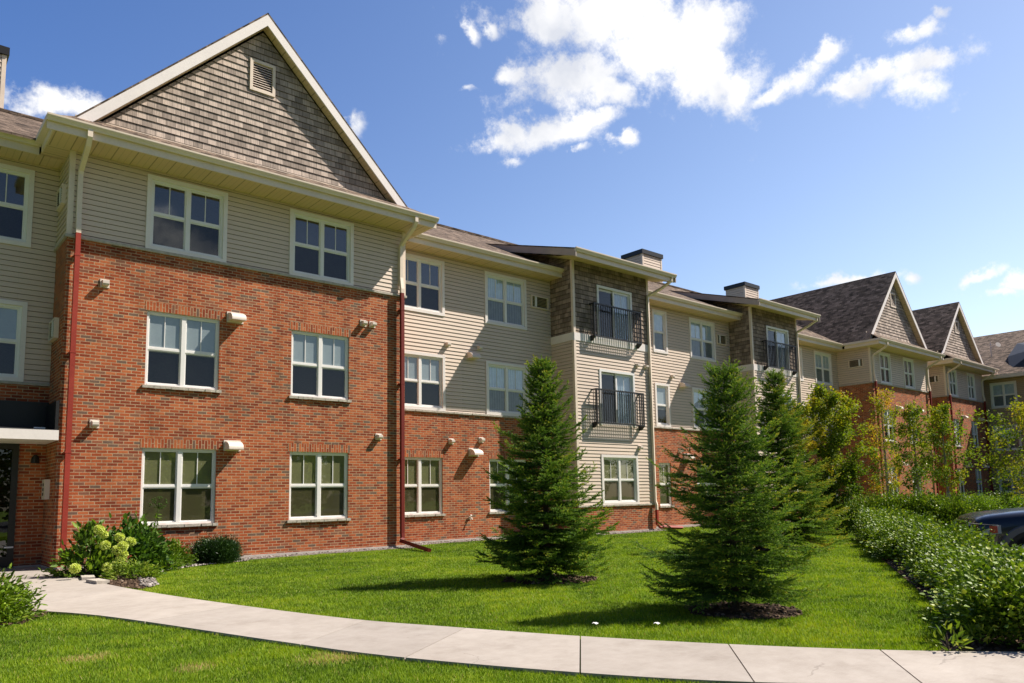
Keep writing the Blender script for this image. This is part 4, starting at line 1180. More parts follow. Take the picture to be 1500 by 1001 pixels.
def grass():
    dd0 = np.linspace(2.2, 36, 2000); wgt = 10500 * np.minimum(1, 4.5 / dd0) ** 1.55 * 2 * (.95 * dd0 + 2.5)
    cdf = np.cumsum(wgt); tot = int(cdf[-1] * (dd0[1] - dd0[0])); cdf = cdf / cdf[-1]
    d = np.interp(rng.random(tot), cdf, dd0); s = rng.uniform(-1, 1, tot) * (.95 * d + 2.5)     # thinner with the distance
    q = d[:, None] * np.array([math.sin(yaw), math.cos(yaw)]) + s[:, None] * np.array([math.cos(yaw), -math.sin(yaw)])
    ok = (d > 2.2) & inside(q, LAWN)
    bad = inside(q, PATH_POLY) | inside(q, BED) | inside(q, GRAV) | (inside(q, HEDGE_BED) & (rng.random(len(q)) > .02))
    bad |= inside(q, EDGE) & (rng.random(len(q)) > .08)
    for g in RINGS + [LEFT_BED]: bad |= inside(q, g) & (rng.random(len(q)) > .04)
    bad |= inside(q, [(31.5, 12.2), (35.0, 10.3), (23.6, 7.35), (22.0, 8.75)]); bad |= (q[:, 1] > 18.0) & (q[:, 0] < 11.4)
    # a few bald, dry spots
    dry = np.zeros(len(q))
    for bx, by, br in ((3.05, 6.05, .26), (2.1, 6.5, .16), (2.0, 4.9, .22), (1.55, 7.6, .2)):
        dd_ = np.hypot(q[:, 0] - bx, (q[:, 1] - by)) / br; dry = np.maximum(dry, np.clip(1.25 - dd_, 0, 1))
    bad |= rng.random(len(q)) < dry * .5
    keep = ok & ~bad; q = q[keep]; d = d[keep]; dry = dry[keep]; n = len(q)
    ph = np.sin(q[:, 0] * 1.9 + np.sin(q[:, 1] * 1.3) * 2) * np.sin(q[:, 1] * 1.7 + q[:, 0] * .6)
    ph2 = np.sin(q[:, 0] * 6.1 + 3 * np.sin(q[:, 1] * 4.1)) * np.sin(q[:, 1] * 5.3 + 2 * np.sin(q[:, 0] * 3.7))
    h = rng.uniform(.018, .038, n) * (1 + .16 * ph2); w = np.clip(.0016 + d * .00032, .002, .010)
    a = rng.uniform(0, 6.283, n); lean = rng.uniform(.1, .75, n) * h; la = rng.uniform(0, 6.283, n) * .5 + 1.2 * ph2
    dx, dy = np.cos(a) * w, np.sin(a) * w; lx, ly = np.cos(la) * lean, np.sin(la) * lean
    z = np.full(n, -.032)
    v = np.stack([np.stack([q[:, 0] - dx, q[:, 1] - dy, z], -1), np.stack([q[:, 0] + dx, q[:, 1] + dy, z], -1), np.stack([q[:, 0] + lx, q[:, 1] + ly, z + h], -1)], 1)
    ph3 = np.sin(q[:, 0] * .9 + 2.2 * np.sin(q[:, 1] * .55)) * np.sin(q[:, 1] * .8 + 1.4 * np.sin(q[:, 0] * .7)); clv = np.sin(q[:, 0] * 3.3 + 1.7 * np.sin(q[:, 1] * 2.1 + 1)) * np.sin(q[:, 1] * 3.9 + 1.1 * np.sin(q[:, 0] * 2.6)); clv = np.clip((clv - .62) * 3, 0, 1)
    t = np.clip(.42 + .17 * ph + .15 * ph2 + .17 * ph3 - .22 * clv + rng.normal(0, .18, n), 0, .88); t = np.where(rng.random(n) < dry, .97, t)
    t = np.where(rng.random(n) < .022, .95, t)
    return fast_mesh('grass', v, 3, [(0, 1, 2)], M['grass'], t)


M['grass'] = leaf_material('grass blades', [(0, (.055, .110, .006)), (.4, (.155, .250, .008)), (.75, (.26, .345, .012)), (.89, (.34, .38, .03)), (.94, (.42, .34, .13)), (1, (.40, .28, .12))], .35, .55, .2)
tag(grass(), kind='stuff')
tag(bpy.data.objects['grass'], 'short mown green grass covering the lawns', 'grass')

M['bark'] = ground_mat('bark', [(.3, (.05, .035, .025)), (.7, (.16, .12, .09))], 6, bs=1, bscale=25)
M['bark_pale'] = ground_mat('pale bark', [(.3, (.13, .11, .09)), (.7, (.30, .27, .23))], 6, bs=.8, bscale=25)
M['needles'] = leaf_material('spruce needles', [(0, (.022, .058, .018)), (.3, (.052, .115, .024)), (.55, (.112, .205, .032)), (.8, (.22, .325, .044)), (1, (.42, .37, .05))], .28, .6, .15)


def spruce(name, H, Rm, seed, label, yellow=0.0, low=.085):
    g = np.random.default_rng(seed); rr = random.Random(seed)
    root = tag(empty(name), label, 'spruce tree', 'young spruces on the lawn')
    wood = MB(); wood.tube([(0, 0, -.1), (.01, 0, H * .3), (0, .01, H * .7), (0, 0, H * .985)], [H * .017, H * .013, H * .006, .004], 8)
    S, D, Ln, T = [], [], [], []                                # twigs: start, direction, length, tint
    z = H * low; k = 0
    while z < H * .965:
        f = z / H; r = Rm * (1 - f) ** .70 * (1.0 if f > .09 else .84 + 2 * f) + .05
        nb = max(5, int(8 + 7 * (1 - f)))
        for j in range(nb):
            az = k * 2.39996 + rr.uniform(-.3, .3); k += 1
            ln = r * (1 + .13 * math.sin(az * 2 + seed) + .12 * math.sin(z * 6.3 / H * 2.3 + az + seed)) * rr.uniform(.62, 1.18) * (1.2 if rr.random() < .1 else 1); zz = z + rr.uniform(-.05, .05)
            slope = -.12 + .75 * f ** 1.3 + rr.uniform(-.09, .09)
            n = max(5, int(ln / .085)); p = Vector((0, 0, zz)); pts = [p.copy()]
            out = Vector((math.cos(az), math.sin(az), 0)); side = Vector((-out.y, out.x, 0))
            bend = rr.uniform(-.25, .25)
            bt = rr.uniform(-.10, .10) + (yellow if rr.random() < .35 and math.cos(az + .5) > .1 else 0)
            for i in range(n):
                t = (i + 1) / n; s = slope - .28 * math.sin(t * 2.6) * (1 - f) + .80 * t * t * t
                dd_ = (out + side * bend * t + Vector((0, 0, s))).normalized(); p = p + dd_ * (ln / n); pts.append(p.copy())
                if t > .16:
                    for sg in (-1, 1, 1, -1):
                        if rr.random() < .30: continue
                        tl = (.30 * ln * (1.08 - t) + .075) * rr.uniform(.65, 1.3); tl = min(tl, .42)
                        td = (dd_ * rr.uniform(.55, 1.0) + side * sg * rr.uniform(.5, .95) + Vector((0, 0, rr.uniform(-.22, .16)))).normalized()
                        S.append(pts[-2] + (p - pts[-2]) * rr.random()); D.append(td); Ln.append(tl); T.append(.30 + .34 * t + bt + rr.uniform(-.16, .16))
                        if tl > .13:
                            for s2 in (-1, 1):
                                td2 = (td + td.cross(Vector((0, 0, 1))) * s2 * .8 + Vector((0, 0, rr.uniform(-.2, .2)))).normalized()
                                S.append(S[-1 if s2 < 0 else -2] + td * tl * rr.uniform(.3, .6)); D.append(td2); Ln.append(tl * rr.uniform(.4, .6)); T.append(T[-1] + rr.uniform(-.06, .1))
            S.append(pts[-2]); D.append((pts[-1] - pts[-2]).normalized()); Ln.append(.12); T.append(.72 + bt)
            step = max(1, n // 4)
            wood.tube([pts[i] for i in range(0, n + 1, step)], [max(.0022, .0065 * H / 3.5 * (1 - i / (n + 1))) for i in range(0, n + 1, step)], 4, False)
        z += H * .031 + .02 * (1 - f)
    for i in range(26):                                        # the leader
        zz = H * (.93 + .075 * i / 26); az = i * 2.4
        S.append(Vector((0, 0, zz))); D.append(Vector((math.cos(az), math.sin(az), .9)).normalized()); Ln.append(.09 * (1.2 - i / 26)); T.append(.7)
    wood.build('trunk', M['bark'], root)
    S, D, Ln, T = np.array(S), unit(np.array(D)), np.array(Ln), np.array(T)
    per = np.maximum(12, (Ln / .0036).astype(int)); idx = np.repeat(np.arange(len(S)), per); n = len(idx)
    t = g.random(n); b = S[idx] + D[idx] * (t * Ln[idx])[:, None]; dx = D[idx]
    ref = unit(np.cross(dx, g.normal(size=(n, 3)))); nl = g.uniform(.015, .024, n) * (1.0 if H < 3.2 else 1.2)
    nd_ = unit(dx * .8 + ref * .75 + np.array([0, 0, .12])); wd = unit(np.cross(nd_, g.normal(size=(n, 3)))) * (.0040 if H < 3.2 else .0052)
    v = np.stack([b - wd, b + wd, b + nd_ * nl[:, None]], 1)
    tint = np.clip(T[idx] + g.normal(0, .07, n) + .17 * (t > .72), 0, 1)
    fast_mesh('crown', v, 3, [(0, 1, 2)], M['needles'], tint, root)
    return root


o = spruce('spruce_tree', 3.52, 1.14, 11, 'young spruce by itself left of the balconies, blocking a ground floor window'); o.location = (8.32, 9.05, 0)
o = spruce('spruce_tree', 2.78, .95, 23, 'widest young spruce, nearest the walk and in front of another spruce', low=.085); o.location = (7.56, 5.08, 0)
o = spruce('spruce_tree', 4.2, 1.48, 37, 'spruce with yellowing right side behind the nearest spruce', .30); o.location = (16.35, 9.60, 0)


LEAF = np.array([(0, 0, 0), (.33, -.30, .02), (.36, .0, -.05), (.33, .30, .02), (.75, -.20, .0), (.78, 0, -.07), (.75, .20, 0), (1.05, 0, -.08)])
LEAF_F = [(0, 1, 2), (0, 2, 3), (1, 4, 5, 2), (2, 5, 6, 3), (4, 7, 5), (5, 7, 6)]
LEAF4 = np.array([(0, 0, 0), (.5, -.34, .03), (1.0, 0, -.06), (.5, .34, .03)])


def leaves(name, pos, dirs, size, material, tint, parent, g, width=1.0, simple=False, upbias=.6):
    n = len(pos); x = unit(dirs + g.normal(0, .35, (n, 3)))
    zz = g.normal(0, .5, (n, 3)) + np.array([0, 0, upbias]); y = unit(np.cross(zz, x)); z = np.cross(x, y)
    s = size[:, None, None]; pat = LEAF4 if simple else LEAF
    v = pos[:, None, :] + s * (pat[None, :, 0:1] * x[:, None, :] + width * pat[None, :, 1:2] * y[:, None, :] + pat[None, :, 2:3] * z[:, None, :] * 1.5)
    return fast_mesh(name, v, len(pat), [(0, 1, 2, 3)] if simple else LEAF_F, material, tint, parent)


M['leaf_hedge'] = leaf_material('hedge leaves', [(0, (.050, .095, .010)), (.4, (.13, .215, .014)), (.75, (.215, .31, .022)), (1, (.33, .37, .05))], .20, .5, .25)
M['leaf_tree'] = leaf_material('young tree leaves', [(0, (.045, .090, .010)), (.35, (.12, .185, .014)), (.6, (.25, .28, .018)), (.8, (.42, .34, .025)), (1, (.50, .28, .04))], .4, .6, .15)
M['leaf_deep'] = leaf_material('deep green leaves', [(0, (.025, .065, .010)), (.5, (.065, .14, .016)), (1, (.14, .24, .03))], .25, .5, .25)
M['leaf_lime'] = leaf_material('lime leaves', [(0, (.06, .12, .012)), (.5, (.14, .24, .02)), (1, (.30, .36, .05))], .35, .5, .3)
M['flower'] = leaf_material('lime white florets', [(0, (.42, .48, .10)), (.5, (.62, .68, .20)), (1, (.78, .80, .40))], .35, .7, .2)
M['spent'] = leaf_material('rusty florets', [(0, (.22, .10, .04)), (.5, (.38, .18, .07)), (1, (.48, .30, .14))], .2, .8, .1)
M['yew'] = leaf_material('yew needles', [(0, (.010, .028, .010)), (.5, (.022, .058, .014)), (1, (.06, .12, .02))], .12, .45, .3)


def shrub(name, rx, ry, rz_, nl, ls, material, seed, width=1.0, stems=16, flat=.25, tint0=.45, tvar=.2, base_z=.0, boxy=False, simple=False):
    """leafy shrub: stems from the ground, leaf sprays around a lumpy body"""
    g = np.random.default_rng(seed); root = empty(name)
    w = MB()
    nc = max(30, nl // 26)
    u = unit(g.normal(size=(nc, 3))); u[:, 2] = np.abs(u[:, 2]) * 1.0 - flat * (g.random(nc) < .45) * np.abs(u[:, 2])
    rad = g.uniform(.62, 1.0, nc) ** .6
    if boxy:
        sg = np.sign(u); u = sg * np.abs(u) ** .76; u = u / np.maximum(.9, np.max(np.abs(u), axis=1, keepdims=True)) * .98
    lump = 1 + .17 * np.sin(u[:, 0] * 5 + seed) * np.sin(u[:, 1] * 4 + 1) + .10 * np.sin(u[:, 2] * 7 + seed)
    c = u * (rad * lump)[:, None] * np.array([rx, ry, rz_ * .92]); c[:, 2] = np.maximum(c[:, 2] + base_z, .03)
    ct = np.clip(g.normal(tint0, tvar, nc), 0, 1)
    for i in range(stems):
        q = c[g.integers(nc)]; w.tube([(q[0] * .12, q[1] * .12, -.02), (q[0] * .5, q[1] * .5, q[2] * .55), tuple(q)], [.009, .006, .002], 4, False)
    w.build('stem', M['bark'], root)
    idx = np.repeat(np.arange(nc), nl // nc); n = len(idx)
    spread = (rx * ry * rz_) ** (1 / 3) * .15
    pos = c[idx] + g.normal(0, spread, (n, 3)); pos[:, 2] = np.maximum(pos[:, 2], .015)
    out = unit(c[idx] * np.array([1, 1, .8]) + np.array([0, 0, .15 * rz_]) + g.normal(0, .25 * rx, (n, 3)))
    sz = g.uniform(.55, 1.4, n) * ls
    leaves('foliage', pos, out, sz, material, np.clip(ct[idx] + g.normal(0, .13, n), 0, 1), root, g, width, simple)
    return root


# hedge along the lot: separate shrubs grown together
hg = [shrub('hedge_shrub', .64, .56, .76, 12500, .047, M['leaf_hedge'], 50 + i, 1.3, boxy=True, tvar=.30, base_z=.05) for i in range(3)]
NEAR = ['nearest hedge shrub beside the walk, right edge of the view', 'second hedge shrub from the walk', 'third hedge shrub from the walk', 'fourth hedge shrub from the walk', 'fifth hedge shrub from the walk',
        'sixth hedge shrub from the walk', 'seventh hedge shrub from the walk', 'eighth hedge shrub from the walk', 'ninth hedge shrub from the walk', 'tenth hedge shrub from the walk', 'eleventh hedge shrub from the walk', 'last hedge shrub at the lawn end of the row']
for i in range(12):
    o = hg[i] if i < 3 else copy_tree(hg[i % 3])
    x, y = hp((.30, 1.6)[i] if i < 2 else .62 + i * 1.30, (.48, .66, .80)[i] if i < 3 else .78 + rnd.uniform(-.13, .13)); o.location = (x, y, 0); o.rotation_euler = (0, 0, math.atan2(HD.y, HD.x) + (math.pi if i % 2 else 0) + rnd.uniform(-.12, .12))
    s_ = rnd.uniform(.92, 1.06); o.scale = (s_, s_, s_ * ((.76, .72, .66, .66)[i] if i < 4 else .70 + .028 * (i - 4)) * rnd.uniform(.92, 1.08))
    tag(o, 'green leafy hedge: ' + NEAR[i], 'hedge shrub', 'shrubs of the hedge between lawn and parking lot')
# low shrubs beyond, along the far side of the lot
far = None
for i, (px_, d_, h_, t_) in enumerate(((1262, 23.5, 1.25, 0), (1300, 23.2, 1.3, 0), (1340, 22.8, 1.28, 0), (1376, 22.2, 1.25, 0), (1404, 36.0, .95, 1), (1432, 36.0, .9, 1), (1460, 36.5, .95, 1), (1488, 36.5, .85, 1))):
    q = EYE + (fw + rt * ((px_ - CX) / F_PX)) * d_
    o = copy_tree(hg[i % 3]) if t_ == 0 else None
    if t_ == 1:
        if far is None: far = shrub('lot_shrub', .85, .8, 1.0, 6500, .07, M['leaf_lime'], 71, .9, simple=True); o = far
        else: o = copy_tree(far)
    o.name = 'lot_shrub'; o.location = (q.x, q.y, 0); o.rotation_euler = (0, 0, i * 1.3); o.scale = (1.1, 1.0, h_) if t_ == 0 else (1.3, 1.2, h_)
    for kx in ('label', 'group'): 
        if kx in o: del o[kx]
    w_ = ['first', 'second', 'third', 'fourth']
    tag(o, f'{w_[i % 4]} shrub from the left in the ' + ('dark green row under the thin young trees' if t_ == 0 else 'yellow green row behind the dark blue SUV'), 'shrub', 'shrubs along the far side of the lot')


def tree(name, H, crown_r, crown_lo, nl, ls, seed, label, tint0, tvar, group=None, sparse=1.0, guard=False, topyellow=.0):
    g = np.random.default_rng(seed); rr = random.Random(seed)
    root = tag(empty(name), label, 'tree', group); w = MB()
    w.tube([(0, 0, -.1), (.02, .01, H * .35), (-.02, .02, H * .7), (0, 0, H * .95)], [H * .0115, H * .009, H * .005, .004], 8)
    C, T = [], []
    nb = int(26 * sparse + 10)
    for i in range(nb):
        f = (i + .5) / nb; z = crown_lo + (H * .93 - crown_lo) * f
        r = crown_r * (math.sin(math.pi * min(1, (.16 + f * .80))) ** .7) * rr.uniform(.6, 1.15)
        az = i * 2.4 + rr.uniform(-.4, .4); o_ = Vector((math.cos(az), math.sin(az), 0))
        p0 = Vector((0, 0, z - r * .35)); p1 = p0 + o_ * r * .5 + Vector((0, 0, r * .28)); p2 = p0 + o_ * r + Vector((0, 0, r * .75 + rr.uniform(-.1, .1)))
        w.tube([p0, p1, p2], [.010, .006, .002], 4, False)
        bt = rr.gauss(0, tvar) + topyellow * (f - .4)
        for s in range(6):
            t = rr.uniform(.3, 1.06); q = p0 * (1 - t) ** 2 + p1 * 2 * t * (1 - t) + p2 * t * t
            q = q + Vector((rr.gauss(0, r * .14), rr.gauss(0, r * .14), rr.gauss(0, r * .14))); C.append(q); T.append(tint0 + .01 + bt + rr.gauss(0, tvar * .5))
    w.build('trunk', M['bark_pale'], root)
    if guard:
        gd = MB(); gd.tube([(0, 0, 0), (0.02, 0.0, 1.25)], [.085, .07], 10); gd.build('trunk_guard', M['guard'], root)
    C = np.array(C); T = np.array(T); idx = g.integers(0, len(C), nl); sp = crown_r * .088
    pos = C[idx] + g.normal(0, sp, (nl, 3)); out = unit(pos * np.array([1, 1, 0]) + np.array([0, 0, -.25]) + g.normal(0, .6, (nl, 3)))
    leaves('crown', pos, out, g.uniform(.7, 1.25, nl) * ls, M['leaf_tree'], np.clip(T[idx] + g.normal(0, .09, nl), 0, 1), root, g, 1.0, True, .3)
    return root


M['guard'] = painted('grey trunk wrap', (.20, .20, .19), .8, .1, 3)
TREES = [  # px, py of the trunk foot side, distance, height, crown radius, crown low, leaves, leaf size, tint, var, sparse, guard, topyellow, label
    (1215, 25.0, 4.9, 1.1, .30, 15000, .085, .30, .12, 1.0, False, .42, 'dense green young tree with a yellowing top, beside the third spruce'),
    (1168, 24.5, 4.4, .8, .5, 4200, .075, .52, .14, .6, False, .2, 'thin yellow green tree half hidden behind the third spruce'),
    (1292, 31.0, 5.7, .95, 1.2, 3600, .085, .58, .16, .8, False, .25, 'sparse golden tree in front of the second gable'),
    (1336, 28.0, 4.7, .85, 1.35, 4200, .085, .36, .12, .8, True, .2, 'young tree with a thin dark trunk between the sparse golden one and the wrapped one'),
    (1379, 26.0, 4.45, .82, 1.45, 4400, .08, .42, .12, .8, True, .1, 'young tree with a thick grey wrapped trunk left of the SUV'),
    (1502, 24.0, 4.1, 1.35, .8, 4800, .085, .46, .12, .9, False, .1, 'spreading yellow green tree above the SUV at the right edge'),
]
for i, (px_, d_, H_, cr_, cl_, nl_, ls_, t0_, tv_, sp_, gd_, ty_, lab_) in enumerate(TREES):
    q = EYE + (fw + rt * ((px_ - CX) / F_PX)) * d_
    o = tree('young_tree', H_, cr_, cl_, int(nl_ * (1.0 if 1 < i < 5 else 1.25)), ls_, 200 + i, lab_, t0_, tv_, 'young trees round the lot', sp_, gd_, ty_); o.location = (q.x, q.y, -.05)

# planting bed by the entrance
def at(o, x, y, rz_=0, s=1.0): o.location = (x, y, 0); o.rotation_euler = (0, 0, rz_); o.scale = (s, s, s); return o


hy = at(shrub('hydrangea', .62, .52, .98, 2600, .10, M['leaf_deep'], 81, 1.15, tint0=.55), 3.95, 16.25)
tag(hy, 'hydrangea bush with pale lime flower heads under the brick wall', 'hydrangea')
g = np.random.default_rng(5)
for px_, py_, rr_ in ((145, 776, .10), (154, 799, .105), (175, 787, .09), (180, 800, .10), (191, 794, .105), (172, 806, .10), (181, 812, .08), (176, 820, .09), (173, 827, .12), (158, 831, .10), (110, 833, .10), (152, 783, .08)):
    dirv = fw + rt * ((px_ - CX) / F_PX) + up * ((CY - py_) / F_PX)
    p = EYE + dirv * ((15.45 + (.25 if py_ < 800 else -.15)) / dirv.y)
    n = 420; u = unit(g.normal(size=(n, 3))); pos = u * rr_ * .74 * np.array([1, 1, .9]) * g.uniform(.8, 1.05, (n, 1))
    pos = pos + np.array(p - hy.location)
    leaves('flower_head', pos, u, np.full(n, .032), M['flower'], np.clip(g.normal(.5, .22, n), 0, 1), hy, g, 1.3, True)
tag(at(shrub('broadleaf_shrub', .42, .4, .85, 800, .11, M['leaf_lime'], 82, .9, tint0=.3, stems=10), 3.2, 16.0), 'bright green leafy plant growing at the foot of the red downspout', 'shrub')
tag(at(shrub('low_shrub', .36, .32, .46, 3600, .05, M['leaf_hedge'], 83, .9, tint0=.3), 4.88, 16.75), 'low rounded green shrub between the tall flower and the yew', 'shrub')
tag(at(shrub('ground_plant', .42, .34, .24, 1500, .075, M['leaf_lime'], 84, .45, tint0=.6), 3.72, 14.9), 'low yellow green grassy plant in front of the hydrangea', 'plant')
tag(at(shrub('ground_plant', .30, .28, .30, 700, .07, M['leaf_lime'], 85, .5, tint0=.45), 4.55, 16.1), 'small strap leaved plant beside the pebbles', 'plant')
# upright flowering stem
root = tag(at(empty('tall_flower'), 4.42, 16.6), 'tall leafy stem with a ball of green seed heads before the window', 'plant')
w = MB(); pos, dr_ = [], []
for k in range(5):
    a = k * 1.3; bx, by = .09 * math.cos(a), .09 * math.sin(a); top = (1.28, .95, .85, 1.0, .7)[k]
    w.tube([(bx, by, 0), (bx * 1.3, by * 1.3, top * .6), (bx * 1.5, by * 1.2, top)], [.010, .008, .005], 5)
    for j in range(70):
        t = g.uniform(.08, .86); an = g.uniform(0, 6.28); pos.append((bx * 1.3, by * 1.3, top * t)); dr_.append((math.cos(an), math.sin(an), .15))
w.build('stem', M['leaf_lime'], root)
leaves('foliage', np.array(pos), np.array(dr_), g.uniform(.07, .14, len(pos)), M['leaf_lime'], np.clip(g.normal(.35, .15, len(pos)), 0, 1), root, g, .6)
w2 = MB()
for j in range(46):
    u = Vector(g.normal(size=3)).normalized(); c0 = Vector((.13, 0, 1.30)); p = c0 + Vector((u.x * .17, u.y * .17, u.z * .13))
    w2.tube([c0 + Vector((0, 0, -.1)), p], [.002, .002], 3, False); w2.tube([p + Vector((0, 0, -.012)), p, p + Vector((0, 0, .014))], [.004, .017, .004], 6)
w2.build('seed_head', M['leaf_lime'], root)
tag(at(shrub('yew_shrub', .44, .38, .54, 26000, .055, M['yew'], 86, .30, stems=6, tint0=.5, simple=True), 5.9, 17.05), 'dark green spiky yew below the brick wall', 'shrub')
sp_ = at(shrub('spirea_shrub', .62, .85, .52, 8000, .062, M['leaf_hedge'], 87, .6, tint0=.42), .92, 10.85)
tag(sp_, 'low leafy shrub with rusty spent flowers at the left edge beside the walk', 'shrub')
for k in range(12):
    a = g.uniform(0, 6.28); r_ = g.uniform(.1, .8); c0 = np.array([.62 * r_ * math.cos(a), .85 * r_ * math.sin(a), .50 * math.sqrt(1 - r_ * r_ * .8) + .03])
    n = 130; u = unit(g.normal(size=(n, 3))); leaves('flower_head', c0 + u * np.array([.08, .08, .04]), u, np.full(n, .016), M['spent'], g.random(n), sp_, g, 1.2, True)
for i, (x, y, lab) in enumerate(((6.75, 2.55, 'small weed between walk and hedge, nearer the walk joint'), (7.15, 2.45, 'small weed at the foot of the nearest hedge shrub'))):
    o = at(shrub('weed', .13, .12, .14, 70, .07, M['leaf_hedge'], 90 + i, .5, stems=4, tint0=.7), x, y); tag(o, lab, 'weed', 'weeds along the hedge bed')
for i, (px_, py_) in enumerate(((1072, 897), (1250, 800))): pass
# pale leaf litter on the grass
for i, (px_, py_, lab) in enumerate(((872, 914, 'scrap of white litter on the grass, left of the other scrap'), (962, 914, 'larger scrap of white litter on the grass near the walk'))):
    dirv = fw + rt * ((px_ - CX) / F_PX) + up * ((CY - py_) / F_PX); p = EYE + dirv * ((.02 - EYE.z) / dirv.z)
    m = MB()
    for k in range(3):
        a = k * 2.1; m.face([(.035 * math.cos(a), .035 * math.sin(a), 0), (.045 * math.cos(a + .9), .035 * math.sin(a + .9), .008), (.015 * math.cos(a + 2), .02 * math.sin(a + 2), .015), (-.02, .01, .015)])
    o = m.build('litter', M['white']); o.location = p; tag(o, lab, 'litter', 'litter on the lawn')

# trees across the lot, seen in the window reflections
def far_wood():
    g = np.random.default_rng(77); pos, tn = [], []
    for i in range(26):
        cx_ = -45 + i * 4.4 + g.uniform(-1, 1); cy_ = -34 + g.uniform(-4, 4); H_ = g.uniform(8.5, 11.5); n = 2600
        u = unit(g.normal(size=(n, 3))) * g.uniform(.55, 1, (n, 1)); pos.append(u * np.array([3.1, 2.4, H_ * .5]) + np.array([cx_, cy_, H_ * .52])); tn.append(np.clip(g.normal(.48, .10) + g.normal(0, .1, n), 0, 1))
    pos = np.concatenate(pos); n = len(pos)
    return leaves('woods', pos, g.normal(size=(n, 3)), g.uniform(.35, .6, n), M['leaf_tree'], np.concatenate(tn), None, g, 1.0, True)


tag(far_wood(), 'row of trees across the parking lot', 'woods', kind='stuff')

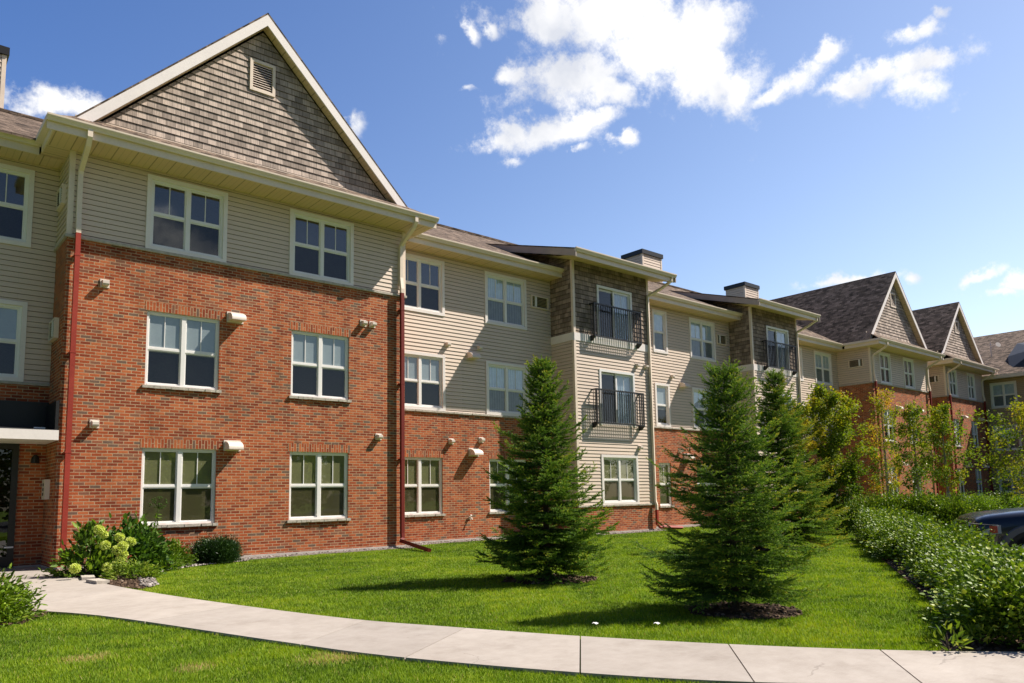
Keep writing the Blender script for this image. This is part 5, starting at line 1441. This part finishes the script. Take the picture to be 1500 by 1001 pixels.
# ------------------------------------------------------------------ parked SUV
def suv():
    root = tag(empty('parked_suv'), 'dark blue SUV parked nose in behind the hedge, front corner showing', 'SUV')
    paint, nt, p = mat('dark blue car paint', (.010, .016, .045), .28, .5); p.inputs['Coat Weight'].default_value = .6; p.inputs['Coat Roughness'].default_value = .04
    nt.links.new(ramp_node(nt, noise(nt, obco(nt), 3, 4), [(.3, (.003, .005, .014)), (.7, (.005, .008, .020))]), p.inputs['Base Color'])
    chrome, _, _ = mat('chrome', (.55, .55, .56), .15, .5, 1.0)
    trimg = painted('grey cladding', (.16, .15, .145), .5, .06, 3)
    tyre = painted('tyre rubber', (.02, .02, .02), .85, .1, 8); black = M['black']
    amber, _, pa = mat('amber lens', (.55, .05, .02), .15, .6)
    lamp, _, pl = mat('lamp lens', (.50, .50, .46), .12, .7)
    # x forward, y left, z up; x = 0 at the front bumper, wheel centres at -.95 and -3.95
    W = .98
    st = [  # x, z bottom, z shoulder, z top, half width at shoulder, half width top
        (-.06, .50, .86, .98, .80, .74), (-.16, .42, .93, 1.075, .90, .80), (-.45, .40, .98, 1.13, .955, .84), (-.95, .40, 1.02, 1.18, .975, .86), (-1.50, .38, 1.06, 1.22, .98, .86),
        (-2.6, .36, 1.10, 1.20, .985, .90), (-3.95, .36, 1.11, 1.20, .985, .90), (-4.9, .40, 1.10, 1.19, .96, .88), (-5.15, .46, 1.06, 1.16, .90, .82)]
    def ringp(s):
        x, zb, zs, zt, ws, wt = s
        half = [(0, zb), (ws * .86, zb), (ws * .99, zb + .14), (ws + .012, (zb + zs) / 2 + .05), (ws, zs), (wt + .05, zt - .035), (wt - .06, zt), (wt * .5, zt + .018)]
        pts = [(x, y, z) for y, z in half] + [(x, 0, zt + .025)] + [(x, -y, z) for y, z in reversed(half[1:])]
        return pts
    m = MB(); rings = [ringp(s) for s in st]; n = len(rings[0])
    arches = (-.95, -3.95)
    for a, b in zip(rings[:-1], rings[1:]):
        for k in range(n): m.face([a[k], a[(k + 1) % n], b[(k + 1) % n], b[k]])
    m.face(list(reversed(rings[0]))); m.face(rings[-1])
    me_o = m.build('body', paint, root, True); md = me_o.modifiers.new('weld', 'WELD'); md.merge_threshold = .001; md = me_o.modifiers.new('s', 'SUBSURF'); md.levels = 2; md.render_levels = 2
    # cabin
    c = MB(); cs = [(-1.45, 1.22, 1.22, .86, .86), (-2.25, 1.20, 1.78, .90, .70), (-3.4, 1.20, 1.86, .90, .72), (-4.7, 1.19, 1.82, .90, .70), (-5.1, 1.17, 1.25, .86, .82)]
    R_ = []
    for x, zb, zt, w0, w1 in cs: R_.append([(x, w0, zb), (x, w1, zt), (x, w1 * .6, zt + .03), (x, -w1 * .6, zt + .03), (x, -w1, zt), (x, -w0, zb)])
    for a, b in zip(R_[:-1], R_[1:]):
        for k in range(5): c.face([a[k], a[k + 1], b[k + 1], b[k]])
    c.face(R_[-1]); c.build('cabin', paint, root)
    gl = MB(); dk = glass_material('car glass', (.05, .06, .06), 1.6, .01, .9)
    gl.face([(-1.50, -.74, 1.28), (-1.50, .74, 1.28), (-2.20, .62, 1.77), (-2.20, -.62, 1.77)])
    for sg in (1, -1):
        for xa, xb in ((-2.3, -3.25), (-3.35, -4.2), (-4.28, -4.75)):
            gl.face([(xa + (.35 if xa == -2.3 else 0), sg * .905, 1.27), (xb, sg * .905, 1.27), (xb, sg * .762, 1.72), (xa - .03, sg * .762, 1.72)])
    o = gl.build('window', dk, root)
    # front: grille, bumper, headlights
    gr = MB(); gr.box((-.10, -.50, .70), (-.045, .50, .96)); go = gr.build('grille', black, root)
    br_ = MB()
    for z in (.70, .79, .88, .965): br_.box((-.05, -.52, z), (-.02, .52, z + .028))
    br_.build('grille_bar', chrome, go)
    bp = MB(); bp.box((-.35, -.93, .42), (.02, .93, .64)); bevel(bp.build('bumper', trimg, root), .07, 3)
    for sg in (1, -1):
        h = MB()
        A = [(-.02, sg * .54, .72), (-.055, sg * .87, .72), (-.42, sg * 1.0, .78), (-.42, sg * .99, .93), (-.075, sg * .89, .955), (-.025, sg * .54, .96)]
        B = [(x - .10, y * .93, z) for x, y, z in A]
        h.face(A if sg > 0 else list(reversed(A)))
        for i in range(6):
            q = [A[i], B[i], B[(i + 1) % 6], A[(i + 1) % 6]]; h.face(q)
        ho = h.build('headlight', lamp, root)
        am = MB(); q = [(-.30, sg * .966, .785), (-.415, sg * 1.006, .795), (-.415, sg * .997, .915), (-.30, sg * .962, .92)]; am.face(q if sg > 0 else list(reversed(q))); am.build('indicator', amber, ho)
        rf_ = MB(); rf_.tube([(-.018, sg * .66, .84), (-.08, sg * .66, .84)], [.085, .05], 14); rf_.build('reflector', chrome, ho)
        mr_ = MB(); mr_.box((-2.05, sg * 1.0 - .1, 1.25), (-1.9, sg * 1.0 + .1, 1.42)); bevel(mr_.build('mirror', black, root), .04, 3)
        for xw in arches:
            wl = MB(); wl.tube([(xw, sg * .76, .395), (xw, sg * .80, .395), (xw, sg * .985, .395), (xw, sg * 1.005, .395)], [.36, .395, .395, .36], 36); wo = wl.build('wheel', tyre, root)
            rm_ = MB(); rm_.tube([(xw, sg * .99, .395), (xw, sg * 1.012, .395)], [.27, .25], 28)
            for k in range(5):
                a = 2 * math.pi * k / 5; rm_.box((-.035, -.012, .05), (.035, .022, .25), Matrix.Translation((xw, sg * 1.012, .395)) @ Matrix.Rotation(a, 4, 'Y'))
            rm_.build('rim', chrome, wo)
            ar = MB(); N = 22                                   # flared arch
            for k in range(N):
                t0, t1 = math.pi * (-.06 + 1.12 * k / N), math.pi * (-.06 + 1.12 * (k + 1) / N)
                f = lambda t, r, y: (xw + r * math.cos(t), sg * y, .395 + r * math.sin(t))
                ar.face([f(t0, .44, 1.02), f(t1, .44, 1.02), f(t1, .535, 1.012), f(t0, .535, 1.012)]); ar.face([f(t0, .44, 1.02), f(t0, .44, .9), f(t1, .44, .9), f(t1, .44, 1.02)])
                ar.face([f(t0, .535, 1.012), f(t1, .535, 1.012), f(t1, .555, .95), f(t0, .555, .95)])
            ar.build('wheel_arch', trimg, root)
            dk_ = MB(); dk_.tube([(xw, sg * .93, .395), (xw, sg * 1.005, .395)], .445, 30); dk_.build('wheel_well', black, root)
    return root


car = suv()
d_ = 14.0; q = EYE + (fw + rt * ((1406 - CX) / F_PX)) * d_
hd = Vector((-.5, .866, 0)); lf = Vector((-.866, -.5, 0))
ps = Vector((q.x, q.y, 0)) - lf * .90
car.location = (ps.x, ps.y, -.30); car.rotation_euler = (0, 0, math.atan2(hd.y, hd.x))
